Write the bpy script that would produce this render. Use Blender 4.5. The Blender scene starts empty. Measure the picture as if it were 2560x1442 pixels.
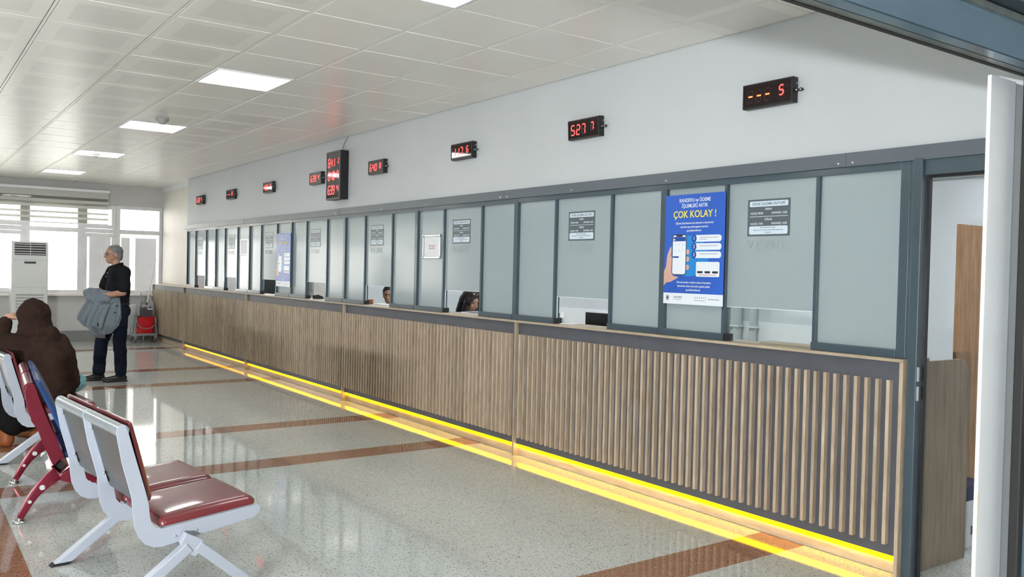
import bpy, bmesh, math, random
from mathutils import Vector, Matrix
random.seed(7)
PI = math.pi
SC = bpy.context.scene
COL = SC.collection

# ------------------------------------------------------------ camera
CAM_H = 1.48
_a, _b, _c = [math.radians(v) for v in (35.52270846, -1.13774486, 1.30679334)]
_fw = Vector((math.sin(_a) * math.cos(_b), math.cos(_a) * math.cos(_b), math.sin(_b)))
_r = Vector((math.cos(_a), -math.sin(_a), 0))
_u = _r.cross(_fw)
_R = _r * math.cos(_c) + _u * math.sin(_c)
_U = -_r * math.sin(_c) + _u * math.cos(_c)
cd = bpy.data.cameras.new('camera')
cam = bpy.data.objects.new('camera', cd)
COL.objects.link(cam)
cam.matrix_world = Matrix(((_R.x, _U.x, -_fw.x, 0), (_R.y, _U.y, -_fw.y, 0), (_R.z, _U.z, -_fw.z, CAM_H), (0, 0, 0, 1)))
cd.sensor_width = 36.0
cd.lens = 2164.86 / 2560 * 36.0
cd.clip_start = 0.05
SC.camera = cam

# ------------------------------------------------------------ world, exposure, large lights
SC.view_settings.view_transform = 'Standard'
SC.view_settings.look = 'None'
SC.view_settings.gamma = 1.0
SC.view_settings.use_curve_mapping = False
SC.view_settings.exposure = 1.0
wd = bpy.data.worlds.new('overcast_sky')
SC.world = wd
wd.use_nodes = True
wd.node_tree.nodes['Background'].inputs[0].default_value = (1.0, 0.98, 0.94, 1)
wd.node_tree.nodes['Background'].inputs[1].default_value = 3.2

def area_light(name, loc, rot, sx, sy, power, color=(1, 1, 1), portal=False, spread=None):
    d = bpy.data.lights.new(name, 'AREA')
    d.shape = 'RECTANGLE'
    d.size = sx
    d.size_y = sy
    d.energy = power
    d.color = color
    if portal:
        d.cycles.is_portal = True
    if spread:
        d.spread = spread
    o = bpy.data.objects.new(name, d)
    COL.objects.link(o)
    o.location = loc
    o.rotation_euler = rot
    return o

# daylight coming in through the far windows (portal for the sky)
area_light('window_portal', (2.2, 17.9, 1.72), (math.radians(-90), 0, 0), 6.4, 1.66, 1.0, portal=True)
# assumed unseen light, added behind the camera to cast the header's shadow
area_light('assumed_rear_light', (-4.1, -1.5, 1.11), (math.radians(92), 0, math.radians(-18)), 1.3, 0.12, 400, (0.96, 0.98, 1.0))

# ------------------------------------------------------------ materials
def _nt(m):
    m.use_nodes = True
    t = m.node_tree
    return t, t.nodes['Principled BSDF']

def _noise(t, scale, detail=2, vec=None, rough=0.5):
    n = t.nodes.new('ShaderNodeTexNoise')
    n.inputs['Scale'].default_value = scale
    n.inputs['Detail'].default_value = detail
    n.inputs['Roughness'].default_value = rough
    if vec is not None:
        t.links.new(vec, n.inputs['Vector'])
    return n

def _ramp(t, fac, stops):
    r = t.nodes.new('ShaderNodeValToRGB')
    e = r.color_ramp.elements
    while len(e) < len(stops):
        e.new(0.5)
    for k, (p, c) in enumerate(stops):
        e[k].position = p
        e[k].color = (c[0], c[1], c[2], 1)
    t.links.new(fac, r.inputs['Fac'])
    return r

def _geo(t):
    return t.nodes.new('ShaderNodeNewGeometry').outputs['Position']

def _map(t, vec, scale):
    m = t.nodes.new('ShaderNodeMapping')
    m.inputs['Scale'].default_value = scale
    t.links.new(vec, m.inputs['Vector'])
    return m.outputs[0]

def sc(c, k):
    return tuple(min(1, v * k) for v in c)

def flat(name, color, rough=0.5, metal=0.0, var=0.06, nscale=6.0, spec=0.5, bump=0.0, bscale=60, coat=0.0, emit=0.0, sheen=0.0):
    m = bpy.data.materials.new(name)
    t, b = _nt(m)
    n = _noise(t, nscale, 3, _geo(t))
    r = _ramp(t, n.outputs['Fac'], [(0.3, sc(color, 1 - var)), (0.7, sc(color, 1 + var))])
    t.links.new(r.outputs['Color'], b.inputs['Base Color'])
    b.inputs['Roughness'].default_value = rough
    b.inputs['Metallic'].default_value = metal
    b.inputs['Specular IOR Level'].default_value = spec
    if coat:
        b.inputs['Coat Weight'].default_value = coat
        b.inputs['Coat Roughness'].default_value = 0.08
    if sheen:
        b.inputs['Sheen Weight'].default_value = sheen
    if bump:
        bn = _noise(t, bscale, 2, _geo(t))
        bp = t.nodes.new('ShaderNodeBump')
        bp.inputs['Strength'].default_value = bump
        bp.inputs['Distance'].default_value = 0.004
        t.links.new(bn.outputs['Fac'], bp.inputs['Height'])
        t.links.new(bp.outputs[0], b.inputs['Normal'])
    return m

def emis(name, color, strength):
    m = bpy.data.materials.new(name)
    t, b = _nt(m)
    b.inputs['Base Color'].default_value = (color[0] * .5, color[1] * .5, color[2] * .5, 1)
    b.inputs['Emission Color'].default_value = (*color, 1)
    b.inputs['Emission Strength'].default_value = strength
    return m

def wood(name, c1, c2, scale=(1, 1, 1), rough=0.45, ring=9.0):
    m = bpy.data.materials.new(name)
    t, b = _nt(m)
    oi = t.nodes.new('ShaderNodeObjectInfo')
    vec = _geo(t)
    add = t.nodes.new('ShaderNodeVectorMath')
    add.operation = 'ADD'
    cmb = t.nodes.new('ShaderNodeCombineXYZ')
    mul = t.nodes.new('ShaderNodeMath')
    mul.operation = 'MULTIPLY'
    mul.inputs[1].default_value = 13.0
    t.links.new(oi.outputs['Random'], mul.inputs[0])
    t.links.new(mul.outputs[0], cmb.inputs['Z'])
    t.links.new(vec, add.inputs[0])
    t.links.new(cmb.outputs[0], add.inputs[1])
    n1 = _noise(t, ring, 4, _map(t, add.outputs[0], scale), 0.6)
    n2 = _noise(t, ring * 9, 2, _map(t, add.outputs[0], scale))
    mx = t.nodes.new('ShaderNodeMath')
    mx.operation = 'MULTIPLY_ADD'
    mx.inputs[1].default_value = 0.25
    t.links.new(n2.outputs['Fac'], mx.inputs[0])
    t.links.new(n1.outputs['Fac'], mx.inputs[2])
    r = _ramp(t, mx.outputs[0], [(0.42, c1), (0.8, c2)])
    # slight change of tone from piece to piece
    hs = t.nodes.new('ShaderNodeHueSaturation')
    mr = t.nodes.new('ShaderNodeMapRange')
    mr.inputs['To Min'].default_value = 0.86
    mr.inputs['To Max'].default_value = 1.12
    t.links.new(oi.outputs['Random'], mr.inputs['Value'])
    t.links.new(mr.outputs[0], hs.inputs['Value'])
    t.links.new(r.outputs['Color'], hs.inputs['Color'])
    t.links.new(hs.outputs['Color'], b.inputs['Base Color'])
    b.inputs['Roughness'].default_value = rough
    return m

def terrazzo(name, base, dark, light, rough=0.05):
    m = bpy.data.materials.new(name)
    t, b = _nt(m)
    g = _geo(t)
    v = t.nodes.new('ShaderNodeTexVoronoi')
    v.inputs['Scale'].default_value = 190
    t.links.new(g, v.inputs['Vector'])
    sep = t.nodes.new('ShaderNodeSeparateColor')
    t.links.new(v.outputs['Color'], sep.inputs[0])
    r = _ramp(t, sep.outputs[0], [(0.0, dark), (0.13, sc(base, .86)), (0.2, base), (0.75, sc(base, 1.06)), (0.9, light)])
    n = _noise(t, 1.6, 3, g)
    r2 = _ramp(t, n.outputs['Fac'], [(0.3, (.93, .93, .93)), (0.7, (1, 1, 1))])
    mx = t.nodes.new('ShaderNodeMix')
    mx.data_type = 'RGBA'
    mx.blend_type = 'MULTIPLY'
    mx.inputs[0].default_value = 1
    t.links.new(r.outputs['Color'], mx.inputs[6])
    t.links.new(r2.outputs['Color'], mx.inputs[7])
    t.links.new(mx.outputs[2], b.inputs['Base Color'])
    b.inputs['Roughness'].default_value = rough
    b.inputs['IOR'].default_value = 1.62
    # faint waviness of the polished surface
    w = _noise(t, 2.2, 1, g)
    bp = t.nodes.new('ShaderNodeBump')
    bp.inputs['Strength'].default_value = 0.05
    bp.inputs['Distance'].default_value = 0.01
    t.links.new(w.outputs['Fac'], bp.inputs['Height'])
    t.links.new(bp.outputs[0], b.inputs['Normal'])
    return m

def tile_paint(name, color, perforated):
    m = bpy.data.materials.new(name)
    t, b = _nt(m)
    n = _noise(t, 0.8, 2, _geo(t))
    r = _ramp(t, n.outputs['Fac'], [(0.3, sc(color, .97)), (0.7, sc(color, 1.02))])
    out = r.outputs['Color']
    b.inputs['Roughness'].default_value = 0.33
    if perforated:
        tc = t.nodes.new('ShaderNodeTexCoord')
        sx = t.nodes.new('ShaderNodeSeparateXYZ')
        t.links.new(tc.outputs['Object'], sx.inputs[0])
        fs = []
        for k in (0, 1):
            ab = t.nodes.new('ShaderNodeMath'); ab.operation = 'ABSOLUTE'
            t.links.new(sx.outputs[k], ab.inputs[0])
            lt = t.nodes.new('ShaderNodeMath'); lt.operation = 'LESS_THAN'
            lt.inputs[1].default_value = 0.20
            t.links.new(ab.outputs[0], lt.inputs[0])
            fs.append(lt)
            sn = t.nodes.new('ShaderNodeMath'); sn.operation = 'MULTIPLY'
            sn.inputs[1].default_value = 2 * PI / 0.008
            t.links.new(sx.outputs[k], sn.inputs[0])
            s2 = t.nodes.new('ShaderNodeMath'); s2.operation = 'SINE'
            t.links.new(sn.outputs[0], s2.inputs[0])
            fs.append(s2)
        p = t.nodes.new('ShaderNodeMath'); p.operation = 'MULTIPLY'
        t.links.new(fs[1].outputs[0], p.inputs[0]); t.links.new(fs[3].outputs[0], p.inputs[1])
        g = t.nodes.new('ShaderNodeMath'); g.operation = 'GREATER_THAN'; g.inputs[1].default_value = 0.22
        t.links.new(p.outputs[0], g.inputs[0])
        q = t.nodes.new('ShaderNodeMath'); q.operation = 'MULTIPLY'
        t.links.new(fs[0].outputs[0], q.inputs[0]); t.links.new(fs[2].outputs[0], q.inputs[1])
        h = t.nodes.new('ShaderNodeMath'); h.operation = 'MULTIPLY'
        t.links.new(q.outputs[0], h.inputs[0]); t.links.new(g.outputs[0], h.inputs[1])
        mx = t.nodes.new('ShaderNodeMix'); mx.data_type = 'RGBA'
        mx.inputs[7].default_value = (color[0] * .68, color[1] * .68, color[2] * .68, 1)
        t.links.new(h.outputs[0], mx.inputs[0]); t.links.new(out, mx.inputs[6])
        out = mx.outputs[2]
    t.links.new(out, b.inputs['Base Color'])
    return m

def frosted(name, color, trans=0.35, rough=0.22):
    m = bpy.data.materials.new(name)
    t, b = _nt(m)
    n = _noise(t, 0.7, 2, _geo(t))
    r = _ramp(t, n.outputs['Fac'], [(0.3, sc(color, .96)), (0.7, sc(color, 1.03))])
    t.links.new(r.outputs['Color'], b.inputs['Base Color'])
    b.inputs['Roughness'].default_value = rough
    b.inputs['IOR'].default_value = 1.5
    b.inputs['Coat Weight'].default_value = .5 if rough < .2 else 0
    b.inputs['Coat Roughness'].default_value = .13
    tr = t.nodes.new('ShaderNodeBsdfTranslucent')
    t.links.new(r.outputs['Color'], tr.inputs['Color'])
    mx = t.nodes.new('ShaderNodeMixShader')
    mx.inputs[0].default_value = trans
    t.links.new(b.outputs[0], mx.inputs[1])
    t.links.new(tr.outputs[0], mx.inputs[2])
    t.links.new(mx.outputs[0], t.nodes['Material Output'].inputs['Surface'])
    return m

def clear_glass(name, tint=(1, 1, 1), alpha=0.1):
    # thin architectural pane: mostly see-through with a mirror-like skin
    m = bpy.data.materials.new(name)
    t = m.node_tree if m.use_nodes else None
    m.use_nodes = True
    t = m.node_tree
    for n in list(t.nodes):
        if n.type == 'BSDF_PRINCIPLED':
            t.nodes.remove(n)
    tr = t.nodes.new('ShaderNodeBsdfTransparent')
    tr.inputs[0].default_value = (*tint, 1)
    gl = t.nodes.new('ShaderNodeBsdfGlossy')
    gl.inputs['Roughness'].default_value = 0.03
    fr = t.nodes.new('ShaderNodeFresnel')
    fr.inputs[0].default_value = 1.35
    mx = t.nodes.new('ShaderNodeMixShader')
    t.links.new(fr.outputs[0], mx.inputs[0])
    t.links.new(tr.outputs[0], mx.inputs[1])
    t.links.new(gl.outputs[0], mx.inputs[2])
    t.links.new(mx.outputs[0], t.nodes['Material Output'].inputs['Surface'])
    return m

M = {}
M['wall'] = flat('wall_paint_grey', (.56, .585, .60), .6, var=.02, nscale=1.2)
M['wall_far'] = flat('wall_paint_grey_far', (.50, .50, .49), .6, var=.03, nscale=2)
M['wall_cream'] = flat('wall_paint_cream', (.74, .71, .66), .55, var=.02)
M['office_wall'] = flat('office_wall_paint', (.60, .64, .67), .6, var=.02)
M['shade_pipe_grey'] = flat('beam_shade_pipe_grey', (.45, .49, .50), .6, var=.02)  # darker grey paints a beam's shadow on the office wall; also colours the pipes
M['white'] = flat('white_paint', (.80, .82, .84), .45, var=.02)
M['tile'] = tile_paint('ceiling_tile_paint', (.79, .78, .735), False)
M['tile_p'] = tile_paint('ceiling_tile_perforated', (.79, .78, .735), True)
M['plenum'] = flat('ceiling_joint_grey', (.30, .29, .27), .7)
M['tee'] = flat('ceiling_joint_white', (.80, .79, .76), .4)
M['terra'] = terrazzo('terrazzo_grey', (.60, .64, .61), (.16, .12, .12), (.68, .69, .66))
M['terra_b'] = terrazzo('terrazzo_brown', (.345, .165, .095), (.09, .05, .035), (.42, .28, .20))
M['grout'] = flat('floor_joint', (.62, .60, .55), .5)
M['oak'] = wood('oak_laminate', (.37, .285, .20), (.54, .44, .33), (5, 5, .8), .42)
M['oak_top'] = wood('oak_worktop', (.40, .32, .22), (.56, .46, .34), (5, .6, 5), .4)
M['walnut'] = wood('brown_cabinet_wood', (.30, .155, .07), (.50, .30, .165), (6, 6, .7), .45, 5)
M['oak_dark'] = wood('grey_oak_panel', (.18, .14, .10), (.32, .255, .195), (6, 6, .5), .5, 4)
M['anthracite'] = flat('anthracite_panel', (.085, .09, .105), .5, var=.08)
M['alu'] = flat('anthracite_aluminium', (.045, .075, .095), .34, var=.05, spec=.7, coat=.4)
M['beam'] = flat('slate_grey_fascia', (.115, .135, .155), .33, var=.04, nscale=1.5)
M['frost'] = frosted('frosted_glass', (.51, .585, .605), .40, .17)
M['frost_letter'] = frosted('frosted_lettering', (.465, .535, .545), .38, .3)
M['frost_dark'] = flat('grey_lettering', (.33, .37, .37), .6)
M['frost_light'] = flat('pale_lettering', (.72, .73, .70), .5)
M['glass'] = clear_glass('clear_glass', (.95, .98, .97))
M['glass_edge'] = flat('glass_edge', (.70, .80, .78), .2)
M['glass_fr_win'] = clear_glass('window_glass', (.99, .99, .98))
M['led_y0'] = emis('amber_light_nearest', (1.0, .56, .0), 8)
M['led_y1'] = emis('amber_light_second', (1.0, .54, .0), 5.5)
M['led_y2'] = emis('amber_light_third', (1.0, .46, .0), 2.6)
M['led_y3'] = emis('amber_light_fourth', (1.0, .40, .02), 1.2)
M['led_r'] = emis('red_led', (1.0, .03, .03), 3.6)
M['led_o'] = emis('orange_red_led', (1.0, .09, .02), 3.2)
M['lamp'] = emis('lamp_diffuser', (1.0, .985, .96), 7.5)
M['led_dim'] = flat('unlit_segment', (.022, .004, .004), .3)
M['black'] = flat('black_plastic', (.012, .012, .014), .35)
M['black_gloss'] = flat('black_display_glass', (.012, .004, .004), .04)
M['black_matte'] = flat('black_rubber', (.012, .012, .012), .7)
M['screw'] = flat('zinc_screw', (.75, .75, .75), .25, .9)
M['chrome'] = flat('chrome', (.8, .8, .8), .12, 1.0)
M['silver'] = flat('light_grey_powder_coat', (.40, .44, .51), .30, var=.03)
M['silver_rail'] = flat('satin_grey_rail', (.42, .47, .52), .22, .5, var=.03)
M['steel'] = flat('dark_steel_sheet', (.105, .112, .115), .28, .7, var=.15, nscale=3)
M['burg'] = flat('burgundy_leatherette', (.165, .024, .030), .34, var=.12, bump=.25, bscale=22, coat=.5)
M['burg_metal'] = flat('burgundy_metal', (.17, .012, .028), .24, .35, var=.1)
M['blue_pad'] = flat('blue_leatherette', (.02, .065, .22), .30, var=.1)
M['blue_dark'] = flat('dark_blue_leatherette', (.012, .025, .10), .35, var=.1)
M['pvc'] = flat('white_pvc', (.70, .71, .72), .4)
M['ac'] = flat('white_plastic', (.60, .62, .61), .4, var=.02)
M['ac_dark'] = flat('dark_vent', (.03, .03, .035), .5)
M['stone'] = flat('grey_stone', (.20, .205, .20), .4, var=.2, nscale=60)
M['blind'] = frosted('blind_fabric_white', (.72, .72, .69), .35, .8)
M['blind_sheer'] = clear_glass('blind_sheer', (.80, .80, .76))
M['red_plastic'] = flat('red_plastic', (.72, .012, .025), .3)
M['grey_plastic'] = flat('grey_plastic', (.30, .33, .35), .4)
M['grey_dark'] = flat('dark_grey_plastic', (.10, .09, .10), .5)
M['skin'] = flat('skin', (.50, .285, .19), .5, var=.08, nscale=25)
M['skin_man'] = flat('tanned_skin', (.40, .22, .145), .5, var=.08, nscale=25)
M['hair_grey'] = flat('grey_hair', (.17, .17, .17), .6, var=.45, nscale=60, bump=.5, bscale=150)
M['hair_dark'] = flat('dark_brown_hair', (.022, .013, .011), .4, var=.4, nscale=40, bump=.5, bscale=120)
M['polo'] = flat('black_cotton', (.010, .011, .014), .85, var=.2, nscale=12, bump=.5, bscale=18, spec=.12)
M['trouser'] = flat('navy_cotton', (.008, .012, .024), .85, var=.2, nscale=12, bump=.5, bscale=16, spec=.12)
M['jacket'] = flat('grey_blue_jacket_cloth', (.155, .195, .225), .8, var=.1, nscale=200, bump=.3, bscale=30)
M['jacket_in'] = flat('grey_lining', (.16, .145, .15), .7)
M['brown_cloth'] = flat('brown_cloth', (.030, .0165, .0125), .9, var=.18, nscale=8, bump=.6, bscale=10, spec=.12)
M['black_cloth'] = flat('black_cloth', (.008, .007, .008), .9, spec=.12)
M['shoe'] = flat('black_leather', (.012, .012, .014), .28)
M['orange_shoe'] = flat('orange_brown_leather', (.30, .09, .025), .5, var=.2)
M['blue_shirt'] = flat('blue_shirt_cloth', (.08, .20, .46), .8)
M['dark_blue_cloth'] = flat('dark_cloth', (.03, .04, .06), .8, spec=.12)
M['teal'] = flat('pale_teal_plastic_film', (.16, .42, .50), .3, var=.25, nscale=30, bump=.9, bscale=25)
M['paper'] = flat('white_paper', (.80, .82, .85), .5, var=.01)
M['notice'] = flat('dark_grey_vinyl', (.10, .125, .14), .35, var=.02)
M['notice_w'] = flat('pale_blue_vinyl', (.62, .73, .82), .4, var=.01)
M['p_blue'] = flat('poster_blue', (.030, .115, .52), .28, var=.12, nscale=2.2)
M['p_blue2'] = flat('poster_light_blue', (.02, .24, .62), .28, var=.05)
M['p_navy'] = flat('poster_navy', (.012, .07, .33), .3)
M['p_white'] = flat('poster_white', (.76, .82, .88), .28, var=.01)
M['p_yellow'] = flat('poster_yellow', (.85, .75, .10), .3)
M['p_skin'] = flat('poster_hand', (.62, .38, .31), .35)
M['p_phone'] = flat('poster_phone_black', (.03, .03, .06), .3)
M['p_grey'] = flat('poster_grey', (.30, .32, .36), .4)
M['red_ink'] = flat('red_ink', (.55, .10, .10), .5)
M['snap'] = flat('snap_frame_aluminium', (.55, .58, .58), .22, .8)
M['radiator'] = flat('radiator_white', (.66, .67, .66), .35)
M['red_cloth'] = flat('dark_red_cloth', (.22, .01, .02), .7)
M['header'] = flat('blue_grey_track_steel', (.13, .20, .26), .25, .35, var=.12, nscale=3)
M['header_d'] = flat('dark_track_steel', (.035, .05, .065), .3, .3, var=.1)
M['header_g'] = flat('grey_seal_strip', (.12, .14, .14), .35, .2, var=.25, nscale=14)
M['facade'] = flat('outside_facade', (.80, .80, .78), .8)
M['facade_win'] = flat('outside_window', (.13, .13, .135), .5)
M['cabinet'] = flat('light_cabinet', (.60, .58, .53), .5)
M['curtain'] = flat('dark_grey_curtain', (.07, .085, .09), .8)
M['navy_card'] = flat('navy_card', (.02, .025, .08), .5)
M['card_white'] = flat('white_card', (.62, .64, .66), .6)
M['detector'] = flat('detector_plastic', (.36, .36, .35), .5)
M['peel'] = flat('bare_plaster', (.74, .68, .50), .7)

# ------------------------------------------------------------ mesh helpers
def newbm():
    return bmesh.new()

def bx(bm, x0, x1, y0, y1, z0, z1):
    vs = [bm.verts.new((x, y, z)) for x in (x0, x1) for y in (y0, y1) for z in (z0, z1)]
    for f in ((0, 1, 3, 2), (4, 6, 7, 5), (0, 4, 5, 1), (2, 3, 7, 6), (0, 2, 6, 4), (1, 5, 7, 3)):
        bm.faces.new([vs[i] for i in f])
    return vs

def prism(bm, pts, a0, a1, axis='y'):
    """pts: outline in the plane across the axis; extruded from a0 to a1"""
    def P(p, a):
        if axis == 'y':
            return (p[0], a, p[1])
        if axis == 'x':
            return (a, p[0], p[1])
        return (p[0], p[1], a)
    A = [bm.verts.new(P(p, a0)) for p in pts]
    B = [bm.verts.new(P(p, a1)) for p in pts]
    n = len(pts)
    bm.faces.new(A)
    bm.faces.new(B[::-1])
    for i in range(n):
        j = (i + 1) % n
        bm.faces.new((A[j], A[i], B[i], B[j]))

def _frame(d, hint=(0, 0, 1)):
    d = Vector(d).normalized()
    h = Vector(hint)
    if abs(d.dot(h)) > .95:
        h = Vector((1, 0, 0))
    a = h.cross(d).normalized()
    return a, d.cross(a).normalized(), d

def tube(bm, pts, r, n=10, close=True, flat=(1, 1), hint=(0, 0, 1)):
    """tube along points; r a number or one per point"""
    pts = [Vector(p) for p in pts]
    rs = r if isinstance(r, (list, tuple)) else [r] * len(pts)
    rings = []
    for i, p in enumerate(pts):
        d = pts[min(i + 1, len(pts) - 1)] - pts[max(i - 1, 0)]
        a, b, _ = _frame(d, hint)
        rings.append([bm.verts.new(p + a * math.cos(2 * PI * k / n) * rs[i] * flat[0] + b * math.sin(2 * PI * k / n) * rs[i] * flat[1]) for k in range(n)])
    for i in range(len(rings) - 1):
        for k in range(n):
            bm.faces.new((rings[i][k], rings[i][(k + 1) % n], rings[i + 1][(k + 1) % n], rings[i + 1][k]))
    if close:
        bm.faces.new(rings[0][::-1])
        bm.faces.new(rings[-1])

def beamline(bm, p, q, w, h, hint=(0, 0, 1)):
    p, q = Vector(p), Vector(q)
    a, b, d = _frame(q - p, hint)
    c = [(-w / 2, -h / 2), (w / 2, -h / 2), (w / 2, h / 2), (-w / 2, h / 2)]
    A = [bm.verts.new(p + a * u + b * v) for u, v in c]
    B = [bm.verts.new(q + a * u + b * v) for u, v in c]
    bm.faces.new(A[::-1]); bm.faces.new(B)
    for i in range(4):
        j = (i + 1) % 4
        bm.faces.new((A[i], A[j], B[j], B[i]))

def capsule(bm, p, q, r1, r2, n=14, flat=(1, 1), hint=(0, 0, 1)):
    p, q = Vector(p), Vector(q)
    L = (q - p).length
    d = (q - p).normalized() if L > 1e-6 else Vector((0, 0, 1))
    a, b, _ = _frame(d, hint)
    rings = []
    K = 4
    prof = [(-math.cos(PI / 2 * k / K) * r1, math.sin(PI / 2 * k / K) * r1) for k in range(1, K + 1)]
    prof += [(L + math.sin(PI / 2 * k / K) * r2, math.cos(PI / 2 * k / K) * r2) for k in range(0, K)]
    v0 = bm.verts.new(p - d * r1)
    v1 = bm.verts.new(q + d * r2)
    for t, r in prof:
        c = p + d * t
        rings.append([bm.verts.new(c + a * math.cos(2 * PI * k / n) * r * flat[0] + b * math.sin(2 * PI * k / n) * r * flat[1]) for k in range(n)])
    for i in range(len(rings) - 1):
        for k in range(n):
            bm.faces.new((rings[i][k], rings[i][(k + 1) % n], rings[i + 1][(k + 1) % n], rings[i + 1][k]))
    for k in range(n):
        bm.faces.new((v0, rings[0][(k + 1) % n], rings[0][k]))
        bm.faces.new((v1, rings[-1][k], rings[-1][(k + 1) % n]))

def ell(bm, c, r, rot=None, n=16):
    m = Matrix.Translation(c) @ (rot.to_matrix().to_4x4() if rot is not None else Matrix()) @ Matrix.Diagonal((r[0], r[1], r[2], 1))
    bmesh.ops.create_uvsphere(bm, u_segments=n, v_segments=max(8, n * 2 // 3), radius=1, matrix=m)

def cyl(bm, c, r, h, axis='z', n=16, r2=None):
    rot = {'z': Matrix(), 'x': Matrix.Rotation(PI / 2, 4, 'Y'), 'y': Matrix.Rotation(PI / 2, 4, 'X')}[axis]
    bmesh.ops.create_cone(bm, cap_ends=True, segments=n, radius1=r, radius2=r if r2 is None else r2, depth=h, matrix=Matrix.Translation(c) @ rot)

def finish(bm, name, bevel=0, seg=2, smooth=False, angle=40):
    bmesh.ops.recalc_face_normals(bm, faces=bm.faces)
    if bevel:
        es = [e for e in bm.edges if len(e.link_faces) == 2 and e.calc_face_angle(0) > math.radians(30)]
        bmesh.ops.bevel(bm, geom=es, offset=bevel, segments=seg, affect='EDGES', profile=0.5)
    me = bpy.data.meshes.new(name)
    bm.to_mesh(me)
    bm.free()
    if smooth:
        for p in me.polygons:
            p.use_smooth = True
        try:
            me.set_sharp_from_angle(angle=math.radians(angle))
        except Exception:
            pass
    return me

def link(name, me, mat=None, parent=None, loc=None, rot=None, rel=True):
    """rel=False: mesh is in world coordinates, parent is an unrotated thing"""
    o = bpy.data.objects.new(name, me)
    COL.objects.link(o)
    if mat is not None and me is not None and hasattr(me, 'materials') and len(me.materials) == 0:
        me.materials.append(M[mat] if isinstance(mat, str) else mat)
    if parent is not None:
        o.parent = parent
        if not rel:
            w = parent.location.copy()
            pp = parent.parent
            while pp is not None:
                w += pp.location
                pp = pp.parent
            o.location = -w
    if loc is not None:
        o.location = loc
    if rot is not None:
        o.rotation_euler = rot
    return o

def tag(o, label, cat, group=None):
    o['label'] = label
    o['category'] = cat
    if group:
        o['group'] = group
    return o

def thing(name, label, cat, loc=(0, 0, 0), rotz=0, group=None):
    o = bpy.data.objects.new(name, None)
    COL.objects.link(o)
    o.empty_display_size = .1
    o.location = loc
    o.rotation_euler = (0, 0, rotz)
    return tag(o, label, cat, group)

def struct(name, me, mat, **k):
    o = link(name, me, mat, **k)
    if o.parent is None:
        o['kind'] = 'structure'
    return o

def boxes(name, blist, bevel=0, smooth=False):
    bm = newbm()
    for b in blist:
        bx(bm, *b)
    return finish(bm, name, bevel, smooth=smooth)

def dup(root, loc=None, rotz=None, label=None, group=None):
    r = root.copy()
    COL.objects.link(r)
    if loc is not None:
        r.location = loc
    if rotz is not None:
        r.rotation_euler = (0, 0, rotz)
    if label:
        r['label'] = label
    if group:
        r['group'] = group
    for ch in list(root.children):
        c = ch.copy(); COL.objects.link(c); c.parent = r
        for g in ch.children:
            d = g.copy(); COL.objects.link(d); d.parent = c
    return r

def remeshed(bm, name, voxel=.008, smooth=6, noise=0.0, nscale=8.0, fine=0.0, fscale=22.0):
    """union of closed shapes into one continuous smooth skin"""
    bmesh.ops.recalc_face_normals(bm, faces=bm.faces)
    me0 = bpy.data.meshes.new('raw')
    bm.to_mesh(me0)
    bm.free()
    o = bpy.data.objects.new('raw', me0)
    COL.objects.link(o)
    md = o.modifiers.new('r', 'REMESH')
    md.mode = 'VOXEL'
    md.voxel_size = voxel
    md.use_smooth_shade = True
    if smooth:
        s = o.modifiers.new('s', 'SMOOTH')
        s.iterations = smooth
        s.factor = .5
    if noise:
        tx = bpy.data.textures.new('folds', 'CLOUDS')
        tx.noise_scale = 1.0 / nscale
        d = o.modifiers.new('d', 'DISPLACE')
        d.texture = tx
        d.strength = noise
        d.mid_level = .5
        d.texture_coords = 'LOCAL'
    if fine:
        tx2 = bpy.data.textures.new('fine_folds', 'CLOUDS')
        tx2.noise_scale = 1.0 / fscale
        tx2.noise_depth = 1
        d2 = o.modifiers.new('d2', 'DISPLACE')
        d2.texture = tx2
        d2.strength = fine
        d2.mid_level = .5
        d2.texture_coords = 'LOCAL'
    dg = bpy.context.evaluated_depsgraph_get()
    dg.update()
    me = bpy.data.meshes.new_from_object(o.evaluated_get(dg))
    me.name = name
    me.materials.clear()
    bpy.data.objects.remove(o)
    for p in me.polygons:
        p.use_smooth = True
    return me

ROT_WALL = Matrix(((0, 0, -1), (-1, 0, 0), (0, 1, 0)))   # text on a wall seen from -X: right = -Y, up = +Z
_tcache = {}
def text_mesh(s, size, align='CENTER', bold=0.0, sx=1.0, shear=0.0):
    key = (s, size, align, bold, sx, shear)
    if key in _tcache:
        return _tcache[key]
    c = bpy.data.curves.new('t', 'FONT')
    c.body = s
    c.size = size
    c.align_x = align
    c.align_y = 'CENTER'
    c.offset = bold
    c.shear = shear
    c.resolution_u = 3
    c.extrude = 0.0003
    o = bpy.data.objects.new('t', c)
    COL.objects.link(o)
    dg = bpy.context.evaluated_depsgraph_get()
    dg.update()
    me = bpy.data.meshes.new_from_object(o.evaluated_get(dg))
    me.materials.clear()
    bpy.data.objects.remove(o)
    if sx != 1.0:
        for v in me.vertices:
            v.co.x *= sx
    _tcache[key] = me
    return me

def wtext(name, s, size, x, y, z, mat, parent, align='CENTER', bold=0.0, sx=1.0, shear=0.0):
    """lettering lying on the plane x, seen from the hall"""
    me = text_mesh(s, size, align, bold, sx, shear)
    key = (me.name, mat)
    if len(me.materials) and me.materials[0] != M[mat]:
        me = me.copy(); me.materials.clear()
    o = link(name, me, mat, parent)
    w = parent.matrix_basis.translation if parent is not None else Vector((0, 0, 0))
    pw = Vector(parent.location)
    if parent.parent is not None:
        pw = pw + parent.parent.location
    o.rotation_euler = ROT_WALL.to_euler()
    o.location = Vector((x, y, z)) - pw
    return o

# ============================================================ STRUCTURE
CEIL = 2.94
YF = 17.70
XW = 4.12
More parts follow.
